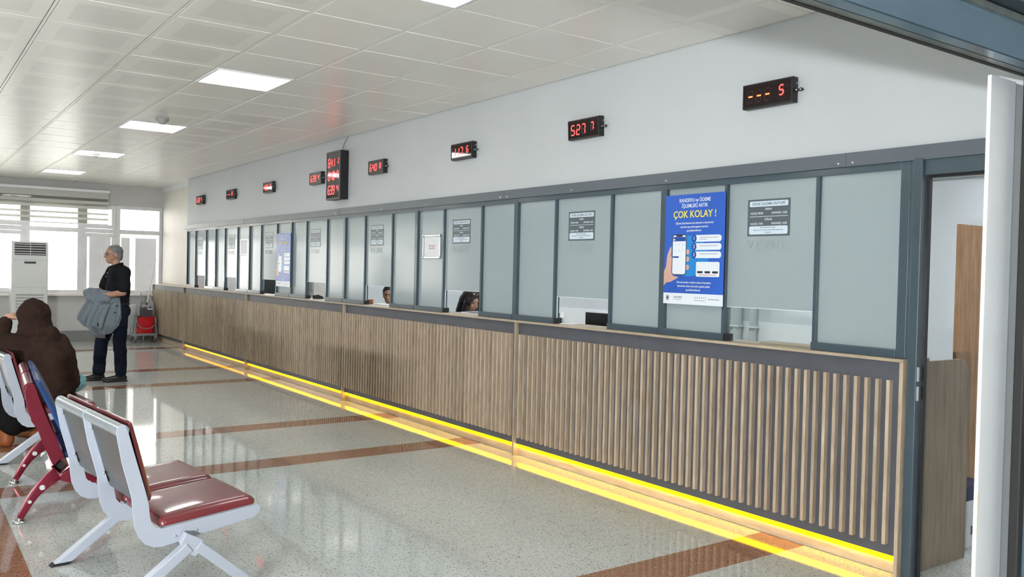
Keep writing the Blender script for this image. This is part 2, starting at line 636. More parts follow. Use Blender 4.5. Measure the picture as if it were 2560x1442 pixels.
# ---- floor: brown bands and grey terrazzo tiles, each tile a piece of its own
floor = struct('floor', boxes('floor', [(-4.6, 9.0, -6.1, 18.0, -.12, -.002)]), 'grout')
BROWN = [2.92, 6.165, 7.64, 10.90, 12.46, 15.70]
BW = .29
rows = []
y = BROWN[0] - .29 * 11
for k, b in enumerate(BROWN):
    prev = -.30 if k == 0 else BROWN[k - 1] + BW
    n = max(1, round((b - prev) / .294))
    for j in range(n):
        rows.append((prev + (b - prev) * j / n, prev + (b - prev) * (j + 1) / n, False))
    rows.append((b, b + BW, True))
prev = BROWN[-1] + BW
n = round((YF - prev) / .294)
for j in range(n):
    rows.append((prev + (YF - prev) * j / n, prev + (YF - prev) * (j + 1) / n, False))
brown_t, grey_t, rest_g, rest_b = [], [], [], []
G = .0007
for (ya, yb, br) in rows:
    k = -3
    while .235 + .3 * k < 4.10:
        xa = .235 + .3 * k
        xb = min(xa + .3, 4.112)
        band = (k == 0)
        cx, cy = (xa + xb) / 2, (ya + yb) / 2
        vis = cy > 2.1 and cx > cy * .075 and cx < cy * 1.55
        k += 1
        if not vis:
            (rest_b if (br or band) else rest_g).append((xa + G, xb - G, ya + G, yb - G, -.0018, 0))
            continue
        (brown_t if (br or band) else grey_t).append((cx * .58 + cy * .81, xa, xb, ya, yb))
grey_t.sort()
for d, xa, xb, ya, yb in grey_t[210:]:
    rest_g.append((xa + G, xb - G, ya + G, yb - G, -.0018, 0))
_tm = {}
def tile_obj(xa, xb, ya, yb, mat, nm):
    key = (round(xb - xa, 3), round(yb - ya, 3), mat)
    if key not in _tm:
        w, h = (xb - xa) / 2 - G, (yb - ya) / 2 - G
        _tm[key] = boxes(nm, [(-w, w, -h, h, -.0018, 0)])
        _tm[key].materials.append(M[mat])
    o = link(nm, _tm[key], None, floor)
    o.location = ((xa + xb) / 2, (ya + yb) / 2, 0)
for d, xa, xb, ya, yb in grey_t[:210]:
    tile_obj(xa, xb, ya, yb, 'terra', 'floor_tile')
for d, xa, xb, ya, yb in sorted(brown_t)[:88]:
    tile_obj(xa, xb, ya, yb, 'terra_b', 'brown_floor_tile')
for d, xa, xb, ya, yb in sorted(brown_t)[88:]:
    rest_b.append((xa + G, xb - G, ya + G, yb - G, -.0018, 0))
o = link('far_floor_tiles', boxes('far_tiles', rest_g), 'terra', floor); o['kind'] = 'stuff'
o = link('far_brown_tiles', boxes('far_tiles_b', rest_b), 'terra_b', floor); o['kind'] = 'stuff'
link('hall_floor_left', boxes('hl', [(-4.5, -.668, -6, YF, -.0018, 0)]), 'terra', floor)
link('lobby_floor', boxes('lf', [(-.664, 9, -6, -.302, -.0018, 0)]), 'terra', floor)
link('office_floor', boxes('of', [(4.114, 9, -.30, YF, -.0018, 0)]), 'terra', floor)

# ---- ceiling
ceiling = struct('ceiling', boxes('ceiling', [(-4.5, 4.4, 1.20, 18.0, CEIL + .012, CEIL + .10)]), 'plenum')
TX, TY = .603, .597
XA, YA = 3.75, 4.165
lights = [(3, n) for n in (-1, 4, 9, 14, 19)]     # column 3, rows; one tile opening each
_cm = {}
def ceil_tile(x0, x1, y0, y1, perf):
    key = (round(x1 - x0, 3), round(y1 - y0, 3), perf)
    if key not in _cm:
        w, h = (x1 - x0) / 2 - .0125, (y1 - y0) / 2 - .0045
        _cm[key] = boxes('ceiling_tile', [(-w, w, -h, h, 0, .012)], bevel=.003)
        _cm[key].materials.append(M['tile_p' if perf else 'tile'])
    o = link('ceiling_tile', _cm[key], None, ceiling)
    o.location = ((x0 + x1) / 2, (y0 + y1) / 2, CEIL)
    o.rotation_euler = (random.uniform(-.003, .003), random.uniform(-.003, .003), 0)
n_rows = int((YF - YA) / TY) + 1
rest = []
for n in range(-5, n_rows + 1):
    y0, y1 = YA + TY * n, min(YA + TY * (n + 1), YF)
    if y1 - y0 < .05:
        continue
    for c in range(-1, 13):
        x1 = XA - TY * 0 - TX * (c)
        x0 = x1 - TX
        if c == -1:
            x0, x1 = XA, (XW if y0 < 15.4 else 4.257)
        # column index used for the lamps: c = 2 spans 1.94..2.54
        if (c == 2) and n in (-6, -1, 4, 9, 14, 19):
            continue
        if c in (7, 12) and n in (-4, 0, 4, 8, 12, 16, 20):
            if c == 7 or c == 12:
                pass
        if x1 < y0 * .085 - .1 or y0 < 2.0:
            rest.append((x0 + .012, x1 - .012, y0 + .004, y1 - .004, CEIL, CEIL + .011))
        else:
            perf = (c >= 3) or (n <= -2) or (n > 6 and c >= 1)
            ceil_tile(x0, x1, y0, y1, perf)
o = link('far_ceiling_tiles', boxes('ct', rest), 'tile', ceiling); o['kind'] = 'stuff'
for c in range(-1, 12):
    xx = XA - TX * (c + 1) + TX * 0 if c >= 0 else XA
    link('ceiling_runner', boxes('runner', [(xx - .0085, xx + .0085, 1.25, YF, CEIL + .001, CEIL + .011)]), 'tile', ceiling)
link('ceiling_cross_tees', boxes('tees', [(-4.4, 4.1, YA + TY * n - .0045, YA + TY * n + .0045, CEIL + .006, CEIL + .0115) for n in range(-4, n_rows)]), 'tee', ceiling)

# ---- hall walls
struct('wall_right', boxes('wr', [(XW, 4.24, 1.35, 15.47, 2.085, CEIL + .01), (XW, 4.24, 1.35, 1.46, 0, 2.085)]), 'wall')
struct('wall_right_recess', boxes('wrr', [(4.257, 4.40, 15.46, YF, 1.09, CEIL + .01), (4.14, 4.257, 15.462, 15.474, 1.088, CEIL)]), 'wall_cream')
WT, WB = 2.56, .89
struct('wall_far', boxes('wf', [(-4.5, 4.6, YF, 18.0, 0, WB - .03), (-4.5, 4.6, YF, 18.0, WT, CEIL + .01), (-4.5, -2.6, YF, 18.0, WB - .03, WT), (4.257, 9.0, YF, 18.0, 0, CEIL)]), 'wall_far')
struct('wall_left', boxes('wl', [(-4.7, -4.5, -6, 18.0, 0, CEIL + .1)]), 'wall')
struct('wall_back', boxes('wb', [(-4.5, 9, -6.2, -6.0, 0, CEIL + .1)]), 'wall')
struct('wall_lobby_right', boxes('wlr', [(8.9, 9.1, -6, 1.30, 0, CEIL + .1)]), 'wall')
struct('ceiling_lobby', boxes('clb', [(-4.5, 9, -6, 1.20, CEIL, CEIL + .1)]), 'tile')
struct('wall_partition', boxes('wp', [(-4.5, 9, 1.20, 1.268, 2.312, CEIL), (3.02, 9, 1.34, 1.44, 0, CEIL)]), 'wall')
# office behind the counter
struct('wall_office_back', boxes('wob', [(7.6, 7.75, 1.44, 18.0, 0, 2.39)]), 'office_wall')
struct('beam_shade_band', boxes('wob2', [(7.54, 7.6, 1.44, 18.0, 2.39, 2.9)]), 'shade_pipe_grey')  # strip added in darker grey where a beam's shadow falls on the wall
struct('ceiling_office', boxes('co', [(4.24, 7.75, 1.44, YF, 2.86, 2.95)]), 'white')
struct('trim_2', boxes('pale', [(7.575, 7.6, 4.2, 10.3, 0.1, .995)]), 'white')
struct('baseboard_far', boxes('bf', [(-4.5, 4.1, YF - .025, YF, 0, .20)], bevel=.004), 'stone')
struct('trim_3', boxes('sill', [(-2.6, 4.256, YF - .10, YF + .10, WB - .045, WB)], bevel=.006), 'wall_cream')

# ---- far windows
def window(name, x0, x1, casement):
    f = newbm()
    fw = .075 if casement else .055
    zt = (2.02, 2.10)
    for (a, b, c, d) in ((x0, x0 + fw, WB, WT), (x1 - fw, x1, WB, WT), (x0 + fw, x1 - fw, WB, WB + .06), (x0 + fw, x1 - fw, WT - .07, WT), (x0 + fw, x1 - fw, zt[0], zt[1])):
        bx(f, a, b, 17.76, 17.83, c, d)
    if casement:      # proud sash frames
        for (za, zb) in ((WB + .02, zt[0] - .005), (zt[1] + .005, WT - .02)):
            for (a, b, c, d) in ((x0 + .03, x0 + .10, za, zb), (x1 - .10, x1 - .03, za, zb), (x0 + .10, x1 - .10, za, za + .07), (x0 + .10, x1 - .10, zb - .07, zb)):
                bx(f, a, b, 17.735, 17.76, c, d)
    w = struct(name, finish(f, name), 'pvc')
    for za, zb in ((WB + .06, zt[0]), (zt[1], WT - .07)):
        link('pane', boxes('pane', [(x0 + fw, x1 - fw, 17.79, 17.796, za, zb)]), 'glass_fr_win', w)
    if casement:
        link('window_handle', boxes('h', [(x0 + .05, x0 + .075, 17.70, 17.735, 1.38, 1.50)], .004), 'pvc', w)
    return w
for k, (a, b, c) in enumerate(((3.44, 4.256, 0), (2.82, 3.44, 1), (1.93, 2.82, 0), (1.12, 1.93, 1), (.20, 1.12, 0), (-.66, .20, 1), (-1.6, -.66, 0), (-2.6, -1.6, 1))):
    window('window_%d' % (k + 1), a, b, c)
# neighbouring facade seen through the right-hand windows
t = thing('neighbour_building', 'pale facade with grey windows seen through the far right window panes', 'building', (4, 19.6, 0))
link('facade_wall', boxes('fw', [(3.20, 6.4, 19.6, 19.8, -2, 2.12)]), 'facade', t, rel=False)
for a, b in ((3.27, 3.67), (3.88, 4.04), (4.16, 4.57), (4.75, 5.2)):
    link('window_pane', boxes('wp', [(a, b, 19.57, 19.602, .55, 2.0)]), 'facade_win', t, rel=False)

# ---- counter door frame
dj = newbm()
bx(dj, 4.088, 4.17, 2.297, 2.343, 0, 2.08)
bx(dj, 4.110, 4.17, 2.345, 2.368, 1.089, 2.08)
bx(dj, 4.11, 4.17, 1.50, 2.297, 1.998, 2.08)
bx(dj, 4.11, 4.17, 1.462, 1.50, 0, 2.08)
door = struct('door_1', finish(dj, 'door_1', .002), 'alu')
link('door_seal', boxes('ds', [(4.135, 4.16, 2.283, 2.297, 0, 1.998), (4.135, 4.16, 1.50, 2.283, 1.984, 1.998)]), 'black', door)
hb = newbm(); cyl(hb, (4.092, 2.288, 1.02), .007, .07); cyl(hb, (4.092, 2.288, .925), .007, .07)
link('door_hinge', finish(hb, 'hinge', smooth=True), 'grey_plastic', door)
link('joint_line', boxes('jl', [(4.1095, 4.12, 2.3435, 2.3445, 1.1, 2.07)]), 'screw', door)

# ---- slate fascia (beam) over the glazing
fas = newbm()
prism(fas, [(4.092, 2.073), (4.092, 2.145), (4.121, 2.145), (4.121, 2.085), (4.105, 2.085), (4.105, 2.073)], 1.465, 15.56, 'y')
fascia = struct('trim_4', finish(fas, 'fascia'), 'beam')
sm = newbm(); ell(sm, (0, 0, 0), (.006, .008, .008), n=10)
sme = finish(sm, 'screw', smooth=True); sme.materials.append(M['screw'])
for (px) in (2.765, 2.68, 4.03, 5.0, 5.83, 5.93, 7.16, 8.08, 9.22, 9.05, 10.6, 11.9, 13.2, 14.1):
    o = link('fascia_screw', sme, None, fascia); o.location = (4.091, px, 2.092)
for jy in (2.72, 5.88, 9.13, 12.4):
    link('fascia_joint', boxes('fj', [(4.0905, 4.0925, jy - .001, jy + .001, 2.073, 2.145)]), 'anthracite', fascia)

# ---- sliding door track over the opening (camera side) and its right jamb
hd = thing('sliding_door_header', 'blue-grey steel sliding door track crossing the top right corner', 'door frame', (1.0, 1.2, 2.114))
def bar(nm, pts, mat, x0=-4.45, x1=4.1):
    b = newbm(); prism(b, pts, x0, x1, 'x'); link(nm, finish(b, nm), mat, hd, rel=False)
bar('seal_strip', [(1.275, 2.114), (1.275, 2.13), (1.262, 2.13), (1.262, 2.114)], 'black_matte')
bar('bottom_track', [(1.262, 2.117), (1.262, 2.14), (1.236, 2.14), (1.236, 2.117)], 'header_g')
bar('track_groove', [(1.236, 2.126), (1.236, 2.15), (1.229, 2.15), (1.229, 2.126)], 'black_matte')
bar('bottom_cover', [(1.229, 2.116), (1.229, 2.14), (1.192, 2.14), (1.192, 2.116)], 'header')
bar('cover_groove', [(1.192, 2.122), (1.192, 2.2), (1.186, 2.2), (1.186, 2.122)], 'black_matte')
bar('front_cover', [(1.186, 2.117), (1.26, 2.3), (1.176, 2.3), (1.170, 2.205), (1.174, 2.2)], 'header')
bar('upper_track', [(1.170, 2.207), (1.170, 2.226), (1.16, 2.226), (1.16, 2.209)], 'header_g')
bar('upper_cover', [(1.165, 2.229), (1.165, 2.31), (1.12, 2.31), (1.12, 2.236)], 'header_d')
jm = thing('door_jamb_board', 'tall white jamb board with chipped paint at the right edge', 'door frame', (2.8, 1.33, 0))
b = newbm()
bx(b, 2.722, 2.882, 1.320, 1.332, 0, 2.114)
link('jamb_face', finish(b, 'jf', .002), 'white', jm, rel=False)
link('jamb_return', boxes('jr', [(2.884, 3.03, 1.330, 1.342, 0, 2.114)]), 'ac', jm, rel=False)
pe = newbm(); prism(pe, [(2.7215, .70), (2.727, .715), (2.724, .74), (2.730, .78), (2.729, .80), (2.734, .815), (2.727, .83), (2.7215, .84)], 1.3190, 1.3205, 'y')
link('bare_patch', finish(pe, 'pe'), 'peel', jm, rel=False)
fj = thing('sliding_door_post', 'dark steel door post with black rubber seal, far right edge', 'door frame', (2.9, 1.25, 0))
link('rubber_seal', boxes('rs', [(2.795, 2.828, 1.23, 1.262, 0, 2.114)], .006), 'black_matte', fj, rel=False)
link('steel_post', boxes('sp', [(2.829, 3.06, 1.215, 1.262, 0, 2.114)], .004), 'header', fj, rel=False)

# ============================================================ COUNTER
SL = boxes('slat', [(0, .028, 0, .0185, 0, .828)])
SL.materials.append(M['oak'])
PY = [2.348, 5.621, 8.894, 12.167, 15.440]
unit_lab = ['nearest counter front panel, beside the door frame', 'second counter front panel from the door frame', 'third counter front panel from the door frame', 'fourth counter front panel from the door frame, below the second blue poster',
            'farthest counter front panel, unlit, running into the far window wall']
for k, y0 in enumerate(PY):
    y1 = PY[k + 1] if k < 4 else 17.685
    t = thing('counter_unit', 'oak slatted ' + unit_lab[k], 'counter', (4.06, y0, 0), 0, 'slatted counter fronts')
    posts = [(4.060, 4.13, y0, y0 + .019, 0, 1.072)]
    link('end_panel', boxes('ep', posts), 'oak', t, rel=False)
    if k == 4:
        link('end_panel', boxes('ep', [(4.060, 4.13, y1 - .06, y1 - .041, 0, 1.072)]), 'oak', t, rel=False)
    link('back_panel', boxes('bp', [(4.088, 4.100, y0 + .019, y1, .095, 1.072)]), 'anthracite', t, rel=False)
    link('plinth', boxes('pl', [(4.112, 4.125, y0 + .019, y1, .004, .094)]), 'oak_top', t, rel=False)
    if k < 4:
        link('light_strip', boxes('ls', [(4.1005, 4.1115, y0 + .03, y1 - .01, .064, .0935)], .003), 'led_y%d' % k, t, rel=False)
    n = 53 if k < 4 else 36
    for j in range(n):
        o = link('slat', SL, None, t)
        o.location = (0, .067 + .0605 * j, .15)
wt = link('worktop', boxes('worktop', [(4.055, 4.30, 2.345, 15.460, 1.072, 1.088), (4.055, 4.135, 15.460, 17.69, 1.072, 1.088), (4.135, 4.255, 15.48, 17.69, 1.072, 1.088)], .0015), 'oak_top')
tag(wt, 'long thin oak counter top running along all service windows', 'countertop')
t = thing('counter_end_panel', 'grey-oak end panel with rounded corner seen through the door opening', 'panel', (4.2, 2.334, 0))
pp = [(4.172, 0), (4.694, 0), (4.694, .91)]
for j in range(7):
    a = PI / 2 * j / 6
    pp.append((4.594 + .1 * math.cos(a), .95 + .12 * math.sin(a)))
pp.append((4.172, 1.072))
b = newbm(); prism(b, pp, 2.3345, 2.352, 'y')
link('panel', finish(b, 'cep', .001), 'oak_dark', t, rel=False)
for (ya, yb, lab) in ((2.62, 7.52, 'low oak desk behind the two nearest service windows'), (10.3, 15.44, 'low oak desk behind the far service windows')):
    dk = thing('office_desk', lab, 'desk', (4.8, ya, 0), 0, 'oak desks behind the counter')
    link('desk_top', boxes('desk', [(4.63, 5.0, ya, yb, .70, .72)]), 'oak_top', dk, rel=False)
    for yy in (ya + .04, (ya + yb) / 2, yb - .04):
        link('desk_leg', boxes('dl', [(4.66, 4.97, yy - .012, yy + .012, 0, .70)]), 'oak_top', dk, rel=False)

# ============================================================ GLAZED SERVICE WINDOWS
YM = [2.395, 4.065, 5.725, 7.376, 9.024, 10.635, 12.249, 13.846, 15.448]
YT = [(2.904, 3.547), (4.579, 5.214), (6.238, 6.872), (7.891, 8.517), (9.52, 10.143), (11.149, 11.762), (12.772, 13.371), (14.359, 14.959)]
nm = ['nearest glazed service window, above the counter end by the door', 'second glazed service window from the door, black monitor behind it', 'third glazed service window from the door, dark haired clerk behind it', 'fourth glazed service window from the door, smiling clerk in the gap',
      'fifth glazed service window from the door, under the tall number board', 'sixth glazed service window from the door, beside the pale blue poster', 'seventh glazed service window from the door, beside a small silver frame', 'farthest glazed service window, at the cream wall']
ord_ = ['nearest', 'second', 'third', 'fourth', 'fifth', 'sixth', 'seventh', 'farthest']
for i in range(8):
    ya, yb = YM[i], YM[i + 1]
    t1, t2 = YT[i]
    t = thing('service_window', nm[i], 'window', (4.14, ya, 1.088), 0, 'glazed service windows on the counter')
    tw = .026 if i else .025
    link('wide_mullion', boxes('wm', [(4.110, 4.17, ya - tw, ya + tw, 1.089, 2.08)], .002), 'alu', t, rel=False)
    if i == 7:
        link('wide_mullion', boxes('wm', [(4.110, 4.17, yb - .012, yb + .012, 1.089, 2.08)], .002), 'alu', t, rel=False)
    for tt in (t1, t2):
        link('slim_mullion', boxes('sm', [(4.115, 4.165, tt - .011, tt + .011, 1.130 if True else 0, 2.036)], .0015), 'alu', t, rel=False)
    link('head_rail', boxes('hr', [(4.112, 4.168, ya + tw, yb - .026, 2.036, 2.082)], .0015), 'alu', t, rel=False)
    link('bottom_rail', boxes('br', [(4.107, 4.168, ya + tw, t1 + .012, 1.0885, 1.130)], .0015), 'alu', t, rel=False)
    link('bottom_rail', boxes('br', [(4.107, 4.168, t2 - .012, yb - .026, 1.0885, 1.130)], .0015), 'alu', t, rel=False)
    link('rail_end_cap', boxes('rc', [(4.104, 4.17, t2 - .040, t2 - .0125, 1.0885, 1.131)], .002), 'black', t, rel=False)
    link('fixed_pane', boxes('fp', [(4.138, 4.146, ya + tw, t1 - .011, 1.130, 2.036)]), 'frost', t, rel=False)
    link('fixed_pane', boxes('fp', [(4.138, 4.146, t2 + .011, yb - .026, 1.130, 2.036)]), 'frost', t, rel=False)
    zb = 1.297
    link('sliding_pane', boxes('sp', [(4.138, 4.146, t1 + .011, t2 - .011, zb, 2.036)]), 'frost', t, rel=False)
    link('pane_edge', boxes('pe', [(4.137, 4.147, t1 + .011, t2 - .011, zb - .004, zb)]), 'glass_edge', t, rel=False)
    if i == 0:
        link('clear_pane', boxes('cp', [(4.139, 4.145, t1 + .011, t2 - .011, 1.09, zb - .004)]), 'glass', t, rel=False)
    if i in (1, 2, 3):
        link('glass_guide', boxes('gg', [(4.139, 4.146, t2 - .016, t2 - .011, 1.13, zb)]), 'glass_edge', t, rel=False)
    # opening-hours notice
    c = {0: 3.245, 1: 4.928, 2: 6.594, 3: 8.26, 4: 9.897, 5: 11.49, 6: 13.09, 7: 14.737}[i]
    q = thing('opening_hours_notice', 'dark opening-hours notice on the %s service window glass%s' % (ord_[i], ' from the door' if 0 < i < 7 else ''), 'notice', (4.137, c, 1.827), 0, 'opening hours notices')
    link('backing', boxes('bk', [(4.1365, 4.1378, c - .150, c + .150, 1.719, 1.935)]), 'notice', q, rel=False)
    def rr(y0, y1, z0, z1, r, x, nm_, mat, par, th=.0006):
        pts = []
        for (cy, cz, a0) in ((y1 - r, z1 - r, 0), (y0 + r, z1 - r, 90), (y0 + r, z0 + r, 180), (y1 - r, z0 + r, 270)):
            for s in range(5):
                a = math.radians(a0 + 90 * s / 4)
                pts.append((cy + r * math.cos(a), cz + r * math.sin(a)))
        b = newbm(); prism(b, pts, x - th, x, 'x')
        return link(nm_, finish(b, nm_), mat, par, rel=False)
    rr(c - .136, c + .136, 1.892, 1.924, .008, 4.1363, 'title_panel', 'notice_w', q)
    rr(c - .136, c + .136, 1.730, 1.778, .010, 4.1363, 'foot_panel', 'notice_w', q)
    link('divider', boxes('dv', [(4.1358, 4.1363, c - .135, c + .135, 1.8325, 1.8355)]), 'notice_w', q, rel=False)
    wtext('lettering', 'VEZNE ÇALIŞMA SAATLERİ', .0215, 4.1355, c, 1.9075, 'notice', q, bold=.0002, sx=.90)
    wtext('lettering', 'SABAH', .0165, 4.1360, c, 1.877, 'notice_w', q, bold=.0003, sx=.95)
    wtext('lettering', 'AÇILIŞ: 08:30', .0165, 4.1360, c + .083, 1.853, 'notice_w', q, bold=.0003, sx=.95)
    wtext('lettering', 'KAPANIŞ: 12:00', .0165, 4.1360, c - .076, 1.853, 'notice_w', q, bold=.0003, sx=.95)
    wtext('lettering', 'ÖĞLEN', .0165, 4.1360, c, 1.816, 'notice_w', q, bold=.0003, sx=.95)
    wtext('lettering', 'AÇILIŞ: 13:00', .0165, 4.1360, c + .083, 1.792, 'notice_w', q, bold=.0003, sx=.95)
    wtext('lettering', 'KAPANIŞ: 16:00', .0165, 4.1360, c - .076, 1.792, 'notice_w', q, bold=.0003, sx=.95)
    for z_, s_ in ((1.769, 'Nakit Ödemelerin İadeleri'), (1.755, 'Hasta veya Para Yatıran Kişinin IBAN Numarasına'), (1.741, 'Yapılacaktır.')):
        wtext('small_lettering', s_, .0105, 4.1355, c, z_, 'notice', q, sx=.98)
    # VEZNE lettering in the frosting
    cl = {0: [1, 0, 0, 0, 0], 1: [0, 0, 0, 3, 3], 2: [3, 3, 3, 3, 3], 3: [3, 3, 0, 0, 0], 4: [2, 2, 2, 2, 2], 5: [1, 1, 1, 1, 1], 6: [2, 2, 2, 2, 2], 7: [2, 2, 2, 2, 2]}[i]
    v = thing('vezne_lettering', 'faint VEZNE lettering etched on the %s service window glass%s' % (ord_[i], ' from the door' if 0 < i < 7 else ''), 'lettering', (4.137, c, 1.664), 0, 'VEZNE letterings on the glass')
    for j, ch in enumerate('VEZNE'):
        mt = {0: 'frost_letter', 1: 'frost_dark', 2: 'frost_light', 3: 'frost_letter'}[cl[j]]
        wtext('letter', ch, .074, 4.1372, c + .122 - .0585 * j, 1.664, mt, v, bold=.0012)

# ============================================================ CEILING LIGHTS AND DETECTORS
def assumed_lamp(loc, sx, sy, power, col=(1, .985, .95)):
    return area_light('assumed_panel_light', loc, (0, 0, 0), sx, sy, power, col)
lx0 = XA - TX * 3
cxl = lx0 + TX / 2
pl = None
names = {-1: 'square ceiling light at the top edge of the picture', 4: 'large bright square ceiling light, the nearest whole one', 9: 'second whole square ceiling light, behind a smoke detector', 14: 'third whole square ceiling light down the hall', 19: 'farthest square ceiling light, closest to the windows'}
for n in (-1, 4, 9, 14, 19):
    y0 = YA + TY * n
    cy = y0 + TY / 2
    if pl is None:
        pl = thing('ceiling_light', names[n], 'ceiling light', (cxl, cy, CEIL), 0, 'square ceiling lights')
        fr = newbm()
        w, h = TX / 2 - .006, TY / 2 - .006
        for (a, b_, c, d) in ((-w, w, -h, -h + .018), (-w, w, h - .018, h), (-w, -w + .018, -h + .018, h - .018), (w - .018, w, -h + .018, h - .018)):
            bx(fr, a, b_, c, d, -.006, .011)
        link('light_frame', finish(fr, 'lf', .001), 'white', pl)
        link('diffuser', boxes('df', [(-w + .018, w - .018, -h + .018, h - .018, -.003, .008)]), 'lamp', pl)
    else:
        dup(pl, (cxl, cy, CEIL), label=names[n])
# assumed lamps, unseen, added to light the hall's left side, lobby and office
for yy in (0.4, 3.6, 6.8, 10.0, 13.2, 16.2):
    assumed_lamp((-1.4, yy, CEIL - .01), .56, .56, 11)
for xx, yy in ((1.0, -1.4), (4.6, -1.4), (1.0, -4.0)):
    assumed_lamp((xx, yy, CEIL - .01), .56, .56, 12)
for yy in (2.6, 5.4, 8.2, 11.0, 13.8, 16.2):
    assumed_lamp((5.9, yy, 2.85), .56, .56, 20, (.97, .99, 1))
dt = thing('smoke_detector', 'round grey smoke detector in front of the second whole ceiling light', 'smoke detector', (2.19, 9.20, CEIL), 0, 'smoke detectors')
b = newbm(); cyl(b, (0, 0, -.012), .062, .026, n=24); link('detector_base', finish(b, 'db', .004, smooth=True), 'detector', dt)
b = newbm(); cyl(b, (0, 0, -.042), .030, .036, n=24, r2=.052); link('detector_head', finish(b, 'dh', .005, smooth=True), 'detector', dt)
dup(dt, (2.19, 12.72, CEIL), label='round grey smoke detector in front of the third whole ceiling light')

# ============================================================ QUEUE NUMBER DISPLAYS
SEG = {'0': 'abcdef', '1': 'bc', '2': 'abged', '3': 'abgcd', '4': 'fgbc', '5': 'afgcd', '6': 'afgecd', '7': 'abc', '8': 'abcdefg', '9': 'abcdfg', '-': 'g', ' ': ''}
def seg_mesh(ch, h, th, off=False):
    w = h * .52
    b = newbm()
    s = .08
    on = SEG[ch]
    allseg = 'abcdefg'
    def P(u, v):
        return (-(u + v * s), v)      # y to the left, slanted
    def seg(p, q):
        (u0, v0), (u1, v1) = p, q
        d = Vector((u1 - u0, v1 - v0)); L = d.length; d = d / L; nn = Vector((-d.y, d.x))
        g = th * .62
        pts = []
        for (t_, k_) in ((g * .3, 0), (g, .5), (L - g, .5), (L - g * .3, 0), (L - g, -.5), (g, -.5)):
            c_ = Vector((u0, v0)) + d * t_ + nn * (k_ * th)
            pts.append(P(c_.x, c_.y))
        prism(b, pts, -.0008, 0, 'x')
    A = {'a': ((-w / 2, h / 2), (w / 2, h / 2)), 'b': ((w / 2, h / 2), (w / 2, 0)), 'c': ((w / 2, 0), (w / 2, -h / 2)), 'd': ((-w / 2, -h / 2), (w / 2, -h / 2)), 'e': ((-w / 2, 0), (-w / 2, -h / 2)), 'f': ((-w / 2, h / 2), (-w / 2, 0)), 'g': ((-w / 2, 0), (w / 2, 0))}
    use = [c for c in allseg if (c not in on if off else c in on)]
    for c in use:
        seg(*A[c])
    if not use:
        b.free()
        return None
    return finish(b, 'digit')

def digits(t, txt, ys, zc, h, th, x, mat, small_last=True):
    for j, ch in enumerate(txt):
        if ch == ' ':
            continue
        last = small_last and j == len(txt) - 1
        hh = h * (.78 if last else 1)
        me = seg_mesh(ch, hh, th)
        if me:
            o = link('digit', me, mat[j] if isinstance(mat, list) else mat, t)
            o.location = Vector((x, ys[j], zc + (h - hh) * .62)) - Vector(t.location)

disp = [(3.226, '---5', 'nearest red number display on the wall, showing dashes and 5'),
        (4.855, '5277', 'red number display showing 5277 on the wall'),
        (6.518, '1176', 'red number display with a lamp reflected across its digits'),
        (8.188, '6408', 'red number display showing 6408, just right of the tall board'),
        (9.780, '6394', 'red number display showing 6394, just left of the tall board'),
        (11.395, '4053', 'third red number display from the far wall corner'),
        (12.995, '---8', 'second red number display from the far wall corner, dashes lit'),
        (14.585, '6381', 'farthest red number display, closest to the wall corner')]
for (yc, txt, lab) in disp:
    t = thing('number_display', lab, 'display', (4.118, yc, 2.532), 0, 'red number displays along the wall')
    h2 = .0725
    w2 = .175
    link('casing', boxes('cs', [(4.072, 4.118, yc - w2, yc + w2, 2.532 - h2, 2.532 + h2)], .005), 'black', t, rel=False)
    fr = newbm()
    for (a, b_, c, d) in ((yc - w2 + .002, yc + w2 - .002, 2.532 - h2 + .002, 2.532 - h2 + .011), (yc - w2 + .002, yc + w2 - .002, 2.532 + h2 - .011, 2.532 + h2 - .002), (yc - w2 + .002, yc - w2 + .011, 2.532 - h2 + .011, 2.532 + h2 - .011), (yc + w2 - .011, yc + w2 - .002, 2.532 - h2 + .011, 2.532 + h2 - .011)):
        bx(fr, 4.067, 4.0725, a, b_, c, d)
    link('bezel', finish(fr, 'bz', .001), 'black', t, rel=False)
    link('screen', boxes('sc', [(4.0695, 4.0722, yc - w2 + .011, yc + w2 - .011, 2.532 - h2 + .011, 2.532 + h2 - .011)]), 'black_gloss', t, rel=False)
    ys = [yc + .118, yc + .058, yc - .002, yc - .098]
    col = ['led_o', 'led_o', 'led_o', 'led_r'] if yc < 4 else 'led_r'
    digits(t, txt, ys, 2.530, .068, .0085, 4.0694, col)
    if yc < 6:
        for j, ch in enumerate(txt):
            me = seg_mesh(ch, .068 * (.78 if j == 3 else 1), .0085, off=True)
            if me:
                o = link('unlit_digit', me, 'led_dim', t)
                o.location = Vector((4.0694, ys[j], 2.530 + (.068 * .22 * .62 if j == 3 else 0))) - Vector(t.location)
    bk = newbm()
    bx(bk, 4.085, 4.098, yc - w2 - .038, yc - w2, 2.520, 2.533)
    cyl(bk, (4.091, yc - w2 - .040, 2.5265), .010, .013, 'x', 12)
    link('wall_bracket', finish(bk, 'bk', .001), 'black', t, rel=False)
    b = newbm(); ell(b, (4.083, yc - w2 - .012, 2.5265), (.004, .006, .006), n=10); ell(b, (4.083, yc - w2 - .040, 2.5265), (.004, .006, .006), n=10)
    link('bracket_screw', finish(b, 'bs', smooth=True), 'screw', t, rel=False)
    b = newbm(); tube(b, [(4.10, yc - w2, 2.565), (4.095, yc - w2 - .02, 2.572), (4.117, yc - w2 - .028, 2.57)], .0018, 6)
    link('cable', finish(b, 'cb', smooth=True), 'pvc', t, rel=False)
    t.rotation_euler = (0, math.radians({4.855: -3.2, 6.518: -.85}.get(yc, 0)), 0)
